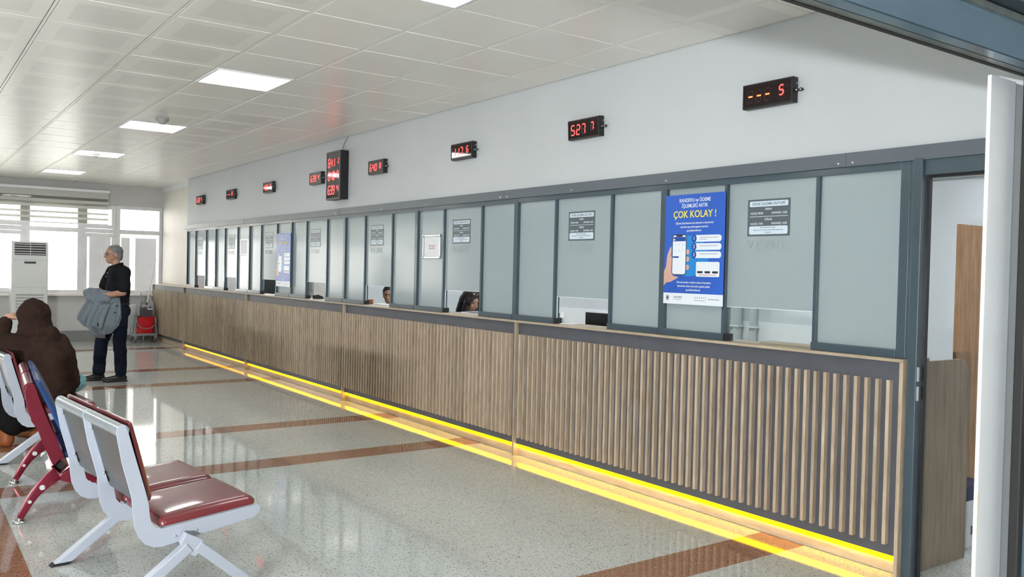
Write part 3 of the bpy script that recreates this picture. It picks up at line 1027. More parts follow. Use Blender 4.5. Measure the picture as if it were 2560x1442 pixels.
# tall board
t = thing('tall_number_display', 'tall black display board with three rows of red numbers', 'display', (4.118, 9.14, 2.51))
link('casing', boxes('cs', [(4.02, 4.118, 8.955, 9.325, 2.240, 2.785)], .006), 'black', t, rel=False)
fr = newbm()
for (a, b_, c, d) in ((8.957, 9.323, 2.242, 2.262), (8.957, 9.323, 2.763, 2.783), (8.957, 8.977, 2.262, 2.763), (9.303, 9.323, 2.262, 2.763)):
    bx(fr, 4.012, 4.0205, a, b_, c, d)
link('bezel', finish(fr, 'bz', .001), 'grey_dark', t, rel=False)
link('screen', boxes('sc', [(4.0165, 4.0202, 8.977, 9.303, 2.262, 2.763)]), 'black_gloss', t, rel=False)
for zc, txt in ((2.655, '6411'), (2.510, '6408'), (2.350, '6394')):
    digits(t, txt, [9.255, 9.193, 9.130, 9.025], zc, .090, .012, 4.0164, 'led_r')
cbl = newbm()
tube(cbl, [(4.09, 9.07, 2.785), (4.105, 9.09, 2.83), (4.112, 9.04, 2.90), (4.112, 8.98, 2.938)], .003, 6)
link('power_cable', finish(cbl, 'pc', smooth=True), 'grey_dark', t, rel=False)

# ============================================================ POSTERS AND FRAMED NOTICES
def poster(name, lab, y0, y1, z0, z1, x, tilt=0.0, detail=True):
    t = thing(name, lab, 'poster', (x, (y0 + y1) / 2, (z0 + z1) / 2), 0, 'blue payment posters')
    W_, H_ = y1 - y0, z1 - z0
    def Y(u): return y1 - u * W_
    def Z(v): return z1 - v * H_
    # sheet, slightly curled along its free edge
    b = newbm()
    N = 14
    def curl(v):
        return .006 * math.sin(PI * v) + .004 * math.sin(3 * v + 1)
    b_pts = []
    link('sheet', boxes('sh', [(x, x + .0012, y0, y1, z0, z1)]), 'p_blue', t, rel=False)
    link('footer_band', boxes('fb', [(x - .0004, x, y0, y1, z0, Z(.90))]), 'p_white', t, rel=False)
    def disc_fan(nm_, cu, cv, ru, rv, mat, lay):
        b = newbm()
        prism(b, [(Y(cu) + ru * math.cos(2 * PI * k / 24), Z(cv) + rv * math.sin(2 * PI * k / 24)) for k in range(24)], x - lay, x - lay + .0003, 'x')
        return link(nm_, finish(b, nm_), mat, t, rel=False)
    def rrect(nm_, u0, u1, v0, v1, r, mat, lay):
        pts = []
        a, c = Y(u1), Y(u0); d, e = Z(v1), Z(v0)
        for (cy, cz, a0) in ((c - r, e - r, 0), (a + r, e - r, 90), (a + r, d + r, 180), (c - r, d + r, 270)):
            for s in range(6):
                q = math.radians(a0 + 90 * s / 5)
                pts.append((cy + r * math.cos(q), cz + r * math.sin(q)))
        b = newbm(); prism(b, pts, x - lay, x - lay + .0003, 'x')
        return link(nm_, finish(b, nm_), mat, t, rel=False)
    def poly(nm_, uv, mat, lay):
        b = newbm(); prism(b, [(Y(u), Z(v)) for u, v in uv], x - lay, x - lay + .0003, 'x')
        return link(nm_, finish(b, nm_), mat, t, rel=False)
    disc_fan('light_glow_print', .42, .56, .17, .13, 'p_blue2', .0005)
    L = .0016
    wtext('headline', 'RANDEVU ve ÖDEME', .033, x - L, Y(.505), Z(.056), 'p_white', t, bold=.0004, sx=.84)
    wtext('headline', 'İŞLEMLERİ ARTIK', .033, x - L, Y(.505), Z(.106), 'p_white', t, bold=.0004, sx=.84)
    wtext('headline', 'ÇOK KOLAY !', .062, x - L, Y(.505), Z(.184), 'p_yellow', t, bold=.0010, sx=.93)
    for v_, s_ in ((.262, 'Öğretim Üyesi Randevu alma işleminizi ve ödemelerinizi'), (.296, 'web sitesi veya mobil uygulama üzerinden'), (.330, 'gerçekleştirebilirsiniz.')):
        wtext('body_text', s_, .0172, x - L, Y(.505), Z(v_), 'p_white', t, bold=.0002, sx=.80, shear=.15)
    for v_, s_ in ((.800, 'Özel oda ücretleri ve klinikte verilen ek hizmetlerin'), (.834, 'ödemelerini, online olarak hızlı ve güvenli şekilde'), (.868, 'gerçekleştirebilirsiniz.')):
        wtext('body_text', s_, .0172, x - L, Y(.515), Z(v_), 'p_white', t, bold=.0002, sx=.80, shear=.15)
    # hand with a phone
    poly('printed_hand', [(0, .70), (.035, .66), (.05, .56), (.085, .50), (.115, .47), (.125, .50), (.118, .56), (.16, .60), (.16, .74), (.26, .755), (.20, .775), (.12, .80), (.05, .805), (0, .835)], 'p_skin', .0008)
    for v_ in (.50, .565, .64):
        rrect('printed_finger', .36, .435, v_, v_ + .045, .012, 'p_skin', .0008)
    rrect('printed_phone', .135, .385, .362, .735, .020, 'p_phone', .0011)
    rrect('printed_screen', .147, .373, .370, .727, .015, 'p_white', .0014)
    poly('screen_title', [(.150, .385), (.370, .385), (.370, .425), (.150, .425)], 'p_navy', .0016)
    rrect('phone_notch', .205, .315, .368, .384, .003, 'p_phone', .0018)
    disc_fan('screen_dot', .172, .410, .007, .007, 'p_white', .0018)
    for r_ in range(3):
        for c_ in range(3):
            if r_ < 2:
                rrect('screen_icon', .175 + .068 * c_, .205 + .068 * c_, .445 + .055 * r_, .463 + .055 * r_, .003, 'notice_w', .0016)
    rrect('screen_button', .150, .255, .562, .577, .003, 'p_navy', .0016)
    for k, v_ in enumerate((.372, .446, .519)):
        rrect('step_pill', .500, .955, v_, v_ + .060, .019, 'p_white', .0011)
        disc_fan('step_disc', .512, v_ + .030, .020, .024, 'p_navy', .0014)
        wtext('step_number', str(k + 1), .030, x - .0018, Y(.512), Z(v_ + .030), 'p_white', t, bold=.0004, sx=.9)
        for q_ in range(2 if k == 0 else 1):
            poly('step_text_line', [(.60, v_ + .020 + .016 * q_), (.60 + (.30 if q_ == 0 else .12), v_ + .020 + .016 * q_), (.60 + (.30 if q_ == 0 else .12), v_ + .025 + .016 * q_), (.60, v_ + .025 + .016 * q_)], 'p_grey', .0013)
    rrect('code_card', .553, .933, .612, .745, .010, 'p_white', .0011)
    for k in range(3):
        rrect('store_badge', .575 + .122 * k, .665 + .122 * k, .695, .714, .002, 'p_phone', .0014)
    poly('card_line', [(.60, .727), (.885, .727), (.885, .732), (.60, .732)], 'red_ink', .0013)
    # footer: round emblem and small grey text
    disc_fan('emblem', .075, .945, .0135, .0165, 'p_phone', .0010)
    disc_fan('emblem_ring', .075, .945, .010, .0125, 'p_white', .0012)
    disc_fan('emblem_core', .075, .945, .007, .009, 'p_phone', .0014)
    wtext('footer_text', 'HASTANESİ', .0150, x - L, Y(.255), Z(.937), 'p_grey', t, bold=.0003, sx=.9)
    poly('footer_line', [(.17, .955), (.32, .955), (.32, .959), (.17, .959)], 'p_grey', .0008)
    poly('footer_divider', [(.718, .915), (.722, .915), (.722, .978), (.718, .978)], 'p_grey', .0008)
    for k in range(5):
        disc_fan('footer_mark', .55 + .036 * k, .935, .004, .005, 'p_grey', .0008)
    poly('footer_line', [(.53, .957), (.70, .957), (.70, .962), (.53, .962)], 'p_grey', .0008)
    poly('footer_line', [(.76, .942), (.94, .942), (.94, .949), (.76, .949)], 'p_grey', .0008)
    return t
poster('payment_poster', 'big blue poster reading ÇOK KOLAY, hung between the two nearest service windows', 3.53, 4.030, 1.295, 1.993, 4.094)
poster('payment_poster', 'faded-looking blue poster far down the counter, beside the sixth service window', 10.60, 11.09, 1.215, 1.905, 4.098)

def snap_frame(lab, yc, zc, w, h, text):
    t = thing('framed_notice', lab, 'frame', (4.135, yc, zc), 0, 'silver snap frames on the glass')
    x1, x0 = 4.1355, 4.118
    fb = newbm()
    for (a, b_, c, d) in ((yc - w / 2, yc + w / 2, zc + h / 2 - .022, zc + h / 2), (yc - w / 2, yc + w / 2, zc - h / 2, zc - h / 2 + .022), (yc - w / 2, yc - w / 2 + .024, zc - h / 2 + .022, zc + h / 2 - .022), (yc + w / 2 - .024, yc + w / 2, zc - h / 2 + .022, zc + h / 2 - .022)):
        bx(fb, x0, x1, a, b_, c, d)
    link('snap_frame', finish(fb, 'sf', .004), 'snap', t, rel=False)
    for sy in (-1, 1):
        for sz in (-1, 1):
            cb = newbm()
            cyl(cb, (x0 + .004, yc + sy * (w / 2 - .012), zc + sz * (h / 2 - .011)), .014, .014, 'x', 12)
            link('corner_cap', finish(cb, 'cc', .002, smooth=True), 'chrome', t, rel=False)
    link('paper_sheet', boxes('ps', [(x0 + .008, x0 + .010, yc - w / 2 + .02, yc + w / 2 - .02, zc - h / 2 + .02, zc + h / 2 - .02)]), 'paper', t, rel=False)
    if text:
        wtext('lettering', 'İŞLEM SIRANIZI', .020, x0 + .0075, yc, zc + .006, 'red_ink', t, sx=.9)
        wtext('lettering', 'BEKLEYİNİZ', .020, x0 + .0075, yc, zc - .018, 'red_ink', t, sx=.9)
    return t
snap_frame('silver framed white notice with faint red lettering, on the fourth service window', 7.094, 1.696, .334, .228, True)
snap_frame('small silver framed blank notice, on the seventh service window', 12.464, 1.743, .345, .233, False)

# ============================================================ FAR WALL OBJECTS
# zebra roller blind
t = thing('roller_blind', 'half lowered zebra roller blind over the far windows', 'blind', (1.0, 17.62, 2.80))
link('cassette', boxes('cas', [(-1.2, 3.285, 17.60, 17.69, 2.765, 2.812)], .006), 'white', t, rel=False)
zz = [(2.652, 2.765, 0), (2.600, 2.652, 1), (2.545, 2.600, 0), (2.505, 2.545, 1), (2.455, 2.505, 0), (2.385, 2.455, 1), (2.350, 2.385, 0), (2.290, 2.350, 1), (2.250, 2.290, 0), (2.185, 2.250, 1)]
for z0, z1, s in zz:
    link('sheer_band' if s else 'fabric_band', boxes('bn', [(-1.18, 3.262, 17.640, 17.6415, z0, z1)]), 'blind_sheer' if s else 'blind', t, rel=False)
link('bottom_bar', boxes('bb', [(-1.18, 3.264, 17.634, 17.648, 2.165, 2.185)], .003), 'white', t, rel=False)
b = newbm(); tube(b, [(3.255, 17.63, 2.76), (3.255, 17.62, 1.96)], .004, 6)
link('pull_chain', finish(b, 'ch'), 'white', t, rel=False)
# air conditioner
t = thing('floor_air_conditioner', 'tall white floor standing air conditioner before the far windows', 'air conditioner', (1.90, 17.05, 0))
link('cabinet', boxes('cab', [(1.625, 2.178, 16.93, 17.30, 0, 1.805)], .018), 'ac', t, rel=False)
link('outlet_recess', boxes('rec', [(1.668, 2.142, 16.924, 16.935, 1.570, 1.778)], .004), 'ac_dark', t, rel=False)
for k, z in enumerate((1.752, 1.713, 1.672, 1.628, 1.588)):
    b = newbm(); beamline(b, (1.67, 16.922, z), (2.14, 16.922, z), .026, .009, (0, .35, 1))
    link('louvre', finish(b, 'lv', .001), 'ac', t, rel=False)
link('louvre_divider', boxes('ld', [(1.900, 1.908, 16.916, 16.926, 1.575, 1.775)]), 'ac', t, rel=False)
link('display_panel', boxes('dpn', [(1.815, 1.990, 16.924, 16.932, 1.425, 1.458)], .002), 'ac_dark', t, rel=False)
link('panel_seam', boxes('ps', [(1.64, 2.163, 16.9275, 16.931, 1.484, 1.488), (1.64, 2.163, 16.9275, 16.931, 1.010, 1.014)]), 'grey_plastic', t, rel=False)
b = newbm(); cyl(b, (1.685, 16.928, 1.468), .006, .006, 'y', 12); link('badge', finish(b, 'bd'), 'screw', t, rel=False)
for k in range(9):
    b = newbm(); beamline(b, (1.69, 16.926, .905 - .052 * k), (2.115, 16.926, .905 - .052 * k), .030, .012, (0, .5, 1))
    link('intake_slat', finish(b, 'is', .002), 'ac', t, rel=False)
    link('intake_slot', boxes('isl', [(1.69, 2.115, 16.9285, 16.931, .872 - .052 * k, .886 - .052 * k)]), 'grey_plastic', t, rel=False)
# radiator
t = thing('radiator', 'white ribbed panel radiator under the right far window', 'radiator', (3.6, 17.62, .09))
rb = newbm()
bx(rb, 3.10, 4.02, 17.60, 17.66, .11, .69)
link('panel', finish(rb, 'rp', .006), 'radiator', t, rel=False)
ribs = newbm()
me = boxes('rib', [(-.012, .012, -.012, 0, 0, .53)], .004); me.materials.append(M['radiator'])
for k in range(22):
    o = link('rib', me, None, t); o.location = (3.125 + .0415 * k - 3.6, 17.60 - 17.62, .135 - .09)
b = newbm(); bx(b, 3.2, 3.22, 17.61, 17.65, 0, .11); bx(b, 3.9, 3.92, 17.61, 17.65, 0, .11)
link('feet', finish(b, 'ft'), 'radiator', t, rel=False)

# mop bucket trolley
TXc = 3.80
t = thing('mop_trolley', 'grey wheeled mop trolley carrying a red bucket, in the far corner by the counter', 'cleaning trolley', (TXc, 17.15, 0))
cf = newbm()
bx(cf, 3.62, 4.0, 17.00, 17.03, .13, .17); bx(cf, 3.62, 4.0, 17.32, 17.35, .13, .17)
bx(cf, 3.60, 3.64, 17.00, 17.35, .12, .16); bx(cf, 3.98, 4.02, 17.00, 17.35, .12, .16)
for xx in (3.615, 4.005):
    beamline(cf, (xx, 17.02, .14), (xx + (.03 if xx < 3.8 else -.03), 17.02, .48), .03, .022)
    beamline(cf, (xx, 17.33, .14), (xx, 17.33, .52), .03, .022)
link('chassis', finish(cf, 'cf', .004), 'grey_plastic', t, rel=False)
hn = newbm()
tube(hn, [(3.55, 17.33, .14), (3.54, 17.36, .80), (3.56, 17.36, .855), (3.60, 17.36, .87), (3.89, 17.36, .87), (3.935, 17.36, .85), (3.96, 17.35, .79), (3.995, 17.33, .50)], .011, 8)
link('push_handle', finish(hn, 'ph', smooth=True), 'pvc', t, rel=False)
for (xx, yy) in ((3.635, 17.02), (3.985, 17.02), (3.62, 17.33), (4.0, 17.33)):
    b = newbm(); cyl(b, (xx, yy, .045), .045, .028, 'x', 18)
    w_ = link('castor', finish(b, 'cw', .006, smooth=True), 'grey_dark', t, rel=False)
    b = newbm(); bx(b, xx - .02, xx + .02, yy - .012, yy + .012, .06, .13)
    link('castor_fork', finish(b, 'cfk', .003), 'grey_plastic', t, rel=False)
bk = newbm()
def ring(z, hx, hy, r=.04):
    pts = []
    for (cx_, cy_, a0) in ((hx - r, hy - r, 0), (-hx + r, hy - r, 90), (-hx + r, -hy + r, 180), (hx - r, -hy + r, 270)):
        for s in range(4):
            q = math.radians(a0 + 30 * s)
            pts.append((TXc + .02 + cx_ + r * math.cos(q), 17.15 + cy_ + r * math.sin(q), z))
    return pts
rs = [ring(.165, .135, .11), ring(.46, .165, .135), ring(.465, .178, .148), ring(.475, .178, .148), ring(.475, .158, .128), ring(.18, .128, .103)]
V = [[bk.verts.new(p) for p in r_] for r_ in rs]
for i in range(5):
    for k in range(16):
        bk.faces.new((V[i][k], V[i][(k + 1) % 16], V[i + 1][(k + 1) % 16], V[i + 1][k]))
bk.faces.new(V[0][::-1]); bk.faces.new(V[5])
link('red_bucket', finish(bk, 'bk', smooth=True), 'red_plastic', t, rel=False)
bh = newbm(); tube(bh, [(3.645, 17.0, .44), (3.67, 16.985, .33), (3.74, 16.975, .275), (3.82, 16.972, .262), (3.90, 16.975, .275), (3.975, 16.985, .33), (3.998, 17.0, .44)], .008, 8)
link('bucket_handle', finish(bh, 'bh', smooth=True), 'grey_plastic', t, rel=False)
wr = newbm()
prism(wr, [(3.72, .47), (3.94, .47), (3.955, .60), (3.90, .66), (3.76, .66), (3.71, .60)], 17.06, 17.24, 'y')
link('wringer', finish(wr, 'wr', .008), 'grey_dark', t, rel=False)
wl = newbm(); tube(wl, [(3.78, 17.25, .60), (3.775, 17.27, .92)], .009, 8); link('wringer_lever', finish(wl, 'wl', smooth=True), 'grey_plastic', t, rel=False)
link('side_panel', boxes('spn', [(3.70, 3.712, 17.05, 17.3, .50, .74)], .002), 'grey_plastic', t, rel=False)
link('side_panel', boxes('spn', [(3.94, 3.952, 17.05, 17.3, .50, .76)], .002), 'grey_plastic', t, rel=False)
sb = newbm()
cyl(sb, (3.60, 17.08, .40), .055, .24, n=18, r2=.06)
link('side_can', finish(sb, 'sb', .004, smooth=True), 'grey_plastic', t, rel=False)
# mop leaning in the wringer
t = thing('mop', 'white handled mop standing in the wringer of the mop trolley', 'mop', (3.84, 17.15, .60))
b = newbm(); tube(b, [(3.845, 17.12, .70), (4.02, 17.22, 1.56)], .0105, 8); link('mop_handle', finish(b, 'mh', smooth=True), 'pvc', t, rel=False)
b = newbm(); capsule(b, (3.838, 17.115, .655), (3.85, 17.122, .73), .020, .014, 12); link('mop_socket', finish(b, 'ms', smooth=True), 'black', t, rel=False)
b = newbm()
for k in range(26):
    a = random.uniform(0, 2 * PI); rr_ = random.uniform(.02, .085)
    tube(b, [(3.838, 17.115, .668), (3.835 + rr_ * .6 * math.cos(a), 17.11 + rr_ * .5 * math.sin(a), .69), (3.835 + rr_ * math.cos(a), 17.11 + rr_ * .7 * math.sin(a), .64 + random.uniform(-.02, .01))], .007, 5)
link('mop_strands', finish(b, 'mst', smooth=True), 'card_white', t, rel=False)
# second mop plate
b = newbm(); bx(b, 3.845, 3.93, 17.02, 17.055, .612, .632)
o = link('scrub_pad', finish(b, 'sp2', .004), 'paper'); tag(o, 'small white pad lying on the mop wringer', 'pad')

# ============================================================ OFFICE THINGS SEEN THROUGH THE OPENINGS
t = thing('computer_monitor', 'black computer monitor seen from behind in the second service window', 'monitor', (4.70, 5.14, .72))
link('screen_back', boxes('mb', [(4.68, 4.715, 5.0, 5.50, .84, 1.157)], .006), 'black', t, rel=False)
link('stand', boxes('ms', [(4.705, 4.73, 5.21, 5.27, .73, .90)], .003), 'black', t, rel=False)
link('base', boxes('mbs', [(4.64, 4.80, 5.14, 5.34, .72, .732)], .003), 'black', t, rel=False)
o = link('paper_cup', (lambda b: (cyl(b, (0, 0, .04), .026, .08, n=18, r2=.034), finish(b, 'cup', .001, smooth=True))[1])(newbm()), 'paper', loc=(4.22, 5.245, 1.0885)); tag(o, 'white paper cup in the opening of the second service window', 'cup')
o = link('folded_paper', boxes('fp', [(-.05, .05, -.06, .06, 0, .004)], .001), 'paper', loc=(4.20, 5.12, 1.0885), rot=(0, 0, .5)); tag(o, 'white folded paper lying on the counter behind the second service window', 'paper')
o = link('wooden_board', boxes('wb', [(-.05, .06, -.17, .17, 0, .012)], .002), 'oak_top', loc=(4.225, 3.14, 1.0885), rot=(0, 0, .06)); tag(o, 'light wooden board lying on the counter behind the nearest service window', 'board')
o = link('document_tray', boxes('dtr', [(-.045, .045, -.22, .22, 0, .014)], .005), 'paper', loc=(4.25, 8.22, 1.0885)); tag(o, 'white document tray in the opening of the fourth service window', 'tray')
o = link('orange_box', boxes('ob', [(-.03, .03, -.035, .035, 0, .05)], .003), 'orange_shoe', loc=(4.23, 8.60, 1.0885)); tag(o, 'small orange box behind the fourth service window', 'box')
o = link('card_reader', (lambda b: (prism(b, [(-.05, 0), (.05, 0), (.05, .03), (-.02, .055), (-.05, .045)], -.05, .05, 'y'), finish(b, 'cr', .006))[1])(newbm()), 'black', loc=(4.235, 10.02, 1.0885)); tag(o, 'black card reader at the left side of the fifth service window opening', 'card reader')
o = link('telephone', (lambda b: (prism(b, [(-.06, 0), (.06, 0), (.06, .04), (-.03, .06), (-.06, .05)], -.07, .07, 'y'), finish(b, 'cr', .01))[1])(newbm()), 'black', loc=(4.24, 9.60, 1.0885)); tag(o, 'black telephone at the right side of the fifth service window opening', 'telephone')
o = link('stapler', boxes('stp', [(-.05, .05, -.05, .05, 0, .055)], .012), 'black', loc=(4.24, 11.22, 1.0885)); tag(o, 'small black device at the right side of the sixth service window opening', 'device')
t = thing('wall_pipes', 'three pale vertical pipes on the office wall behind the nearest service window', 'pipe', (7.5, 6.2, 0))
for k, (yy, rr_) in enumerate(((6.42, .035), (6.27, .05), (6.06, .04))):
    b = newbm(); cyl(b, (7.52, yy, 1.4), rr_, 2.8, n=18); link('pipe', finish(b, 'p', smooth=True), 'shade_pipe_grey', t, rel=False)
    link('pipe_clamp', boxes('pcl', [(7.46, 7.56, yy - rr_ - .01, yy + rr_ + .01, .93, .95)], .004), 'office_wall', t, rel=False)
t = thing('tall_cabinet', 'tall brown wooden cabinet seen through the door opening', 'cabinet', (5.3, 2.7, 0))
link('side_panel', boxes('tc', [(5.052, 5.9, 2.60, 2.618, .245, 1.815)]), 'walnut', t, rel=False)
link('base', boxes('tcb', [(5.30, 5.88, 2.70, 3.08, 0, .245)]), 'black_matte', t, rel=False)
t = thing('storage_box', 'white cardboard box with a navy lid on the office floor', 'box', (4.93, 2.47, 0))
link('box_body', boxes('sbx', [(4.78, 5.08, 2.405, 2.58, 0, .27)], .002), 'card_white', t, rel=False)
link('lid', boxes('sbl', [(4.775, 5.085, 2.40, 2.585, .265, .345)], .002), 'navy_card', t, rel=False)
link('barcode_label', boxes('bcl', [(4.895 + .006 * k, 4.898 + .006 * k, 2.4035, 2.4045, .07, .12) for k in range(6)]), 'grey_dark', t, rel=False)
# office chairs
def office_chair(name, lab, loc, rz):
    t = thing(name, lab, 'chair', loc, rz, 'black office chairs behind the counter')
    b = newbm(); bx(b, -.24, .24, -.23, .23, .44, .52); link('seat', finish(b, 'st', .03, 3, True), 'black', t)
    b = newbm()
    pr = [(-.24, .62), (-.25, 1.02), (-.20, 1.10), (.20, 1.10), (.25, 1.02), (.24, .62), (.18, .58), (-.18, .58)]
    prism(b, pr, -.30, -.24, 'y')
    link('backrest', finish(b, 'br', .02, 3, True), 'black', t)
    b = newbm(); beamline(b, (0, -.27, .62), (0, -.10, .44), .06, .02); link('back_support', finish(b, 'bs', .003), 'black', t)
    b = newbm(); cyl(b, (0, 0, .27), .03, .36); link('gas_column', finish(b, 'gc', smooth=True), 'chrome', t)
    b = newbm()
    for k in range(5):
        a = 2 * PI * k / 5
        beamline(b, (0, 0, .10), (.28 * math.cos(a), .28 * math.sin(a), .07), .05, .03)
    link('star_base', finish(b, 'sb', .004), 'black', t)
    b = newbm()
    for k in range(5):
        a = 2 * PI * k / 5
        ell(b, (.28 * math.cos(a), .28 * math.sin(a), .03), (.03, .03, .03), n=10)
    link('castors', finish(b, 'cs', smooth=True), 'black', t)
    for s in (-1, 1):
        b = newbm(); tube(b, [(s * .26, -.12, .47), (s * .27, -.10, .68), (s * .27, .12, .70), (s * .26, .16, .66)], .018, 8); link('armrest', finish(b, 'ar', smooth=True), 'black', t)
    return t
c1 = office_chair('office_chair', 'black office chair beside the dark haired clerk', (5.42, 8.62, 0), math.radians(100))
dup(c1, (5.25, 15.9, 0), math.radians(20), label='black office chair behind the seventh service window')
t = thing('grey_curtain', 'dark grey pleated curtain seen in the fifth service window opening', 'curtain', (5.0, 11.0, 0))
b = newbm()
N = 60
v0 = [b.verts.new((5.6 + .02 * math.sin(k * 1.1), 13.03 + .46 * k / N, .003)) for k in range(N + 1)]
v1 = [b.verts.new((5.6 + .02 * math.sin(k * 1.1), 13.03 + .46 * k / N, 2.3)) for k in range(N + 1)]
for k in range(N):
    b.faces.new((v0[k], v0[k + 1], v1[k + 1], v1[k]))
me = finish(b, 'gc', smooth=True)
o = link('curtain_cloth', me, 'curtain', t, rel=False)
md = o.modifiers.new('s', 'SOLIDIFY'); md.thickness = .004
t = thing('filing_cabinet', 'pale filing cabinet seen in the fifth service window opening', 'cabinet', (5.4, 12.7, 0))
link('body', boxes('fc', [(5.3, 5.8, 12.73, 13.0, 0, 1.5)], .004), 'cabinet', t, rel=False)
for k in range(4):
    dr = link('drawer', boxes('fd', [(5.285, 5.30, 12.75, 12.98, .04 + .36 * k, .38 + .36 * k)], .003), 'cabinet', t, rel=False)
t = thing('dark_cabinet', 'dark teal office cabinet seen in the sixth service window opening', 'cabinet', (5.8, 15.2, 0))
link('body', boxes('dc', [(5.5, 6.2, 14.95, 15.5, 0, 1.42)], .004), 'curtain', t, rel=False)
link('top', boxes('dct', [(5.48, 6.22, 14.93, 15.52, 1.42, 1.44)], .003), 'oak_top', t, rel=False)

# ============================================================ SEATING
PLATE = [(0, .763), (.003, .782), (.012, .794), (.025, .798), (.037, .794), (.044, .780), (.083, .640), (.122, .505), (.138, .44), (.142, .395), (.150, .36), (.166, .338), (.195, .327), (.40, .345), (.632, .364), (.645, .357), (.650, .343), (.642, .325), (.616, .306), (.40, .277), (.28, .258), (.20, .247), (.161, .250), (.125, .270), (.097, .305), (.080, .35), (.073, .40), (.066, .48), (.024, .635)]
def pad(bm, L, W, T, r=.03, puff=.012):
    """rounded cushion: x 0..L, y 0..W, z 0..T, softly domed"""
    N, K = 26, 24
    top, bot = [], []
    for i in range(N + 1):
        ra, rb = [], []
        for j in range(K + 1):
            u, v = i / N, j / K
            e = min(min(u, 1 - u) * L, min(v, 1 - v) * W)
            d = min(1, e / r)
            z = T * (.45 + .55 * math.sqrt(max(0, 1 - (1 - d) ** 2))) + puff * math.sin(PI * u) ** .5 * math.sin(PI * v) ** .5 * d
            # round the corners in plan
            x, y = u * L, v * W
            cx, cy = min(max(x, r * .9), L - r * .9), min(max(y, r * .9), W - r * .9)
            q = Vector((x - cx, y - cy))
            if q.length > r * .9:
                q = q.normalized() * r * .9
                x, y = cx + q.x, cy + q.y
            ra.append(bm.verts.new((x, y, z)))
            rb.append(bm.verts.new((x, y, 0)))
        top.append(ra); bot.append(rb)
    for i in range(N):
        for j in range(K):
            bm.faces.new((top[i][j], top[i + 1][j], top[i + 1][j + 1], top[i][j + 1]))
            bm.faces.new((bot[i][j], bot[i][j + 1], bot[i + 1][j + 1], bot[i + 1][j]))
    for i in range(N):
        bm.faces.new((top[i][0], bot[i][0], bot[i + 1][0], top[i + 1][0]))
        bm.faces.new((top[i][K], top[i + 1][K], bot[i + 1][K], bot[i][K]))
    for j in range(K):
        bm.faces.new((top[0][j], top[0][j + 1], bot[0][j + 1], bot[0][j]))
        bm.faces.new((top[N][j], bot[N][j], bot[N][j + 1], top[N][j + 1]))

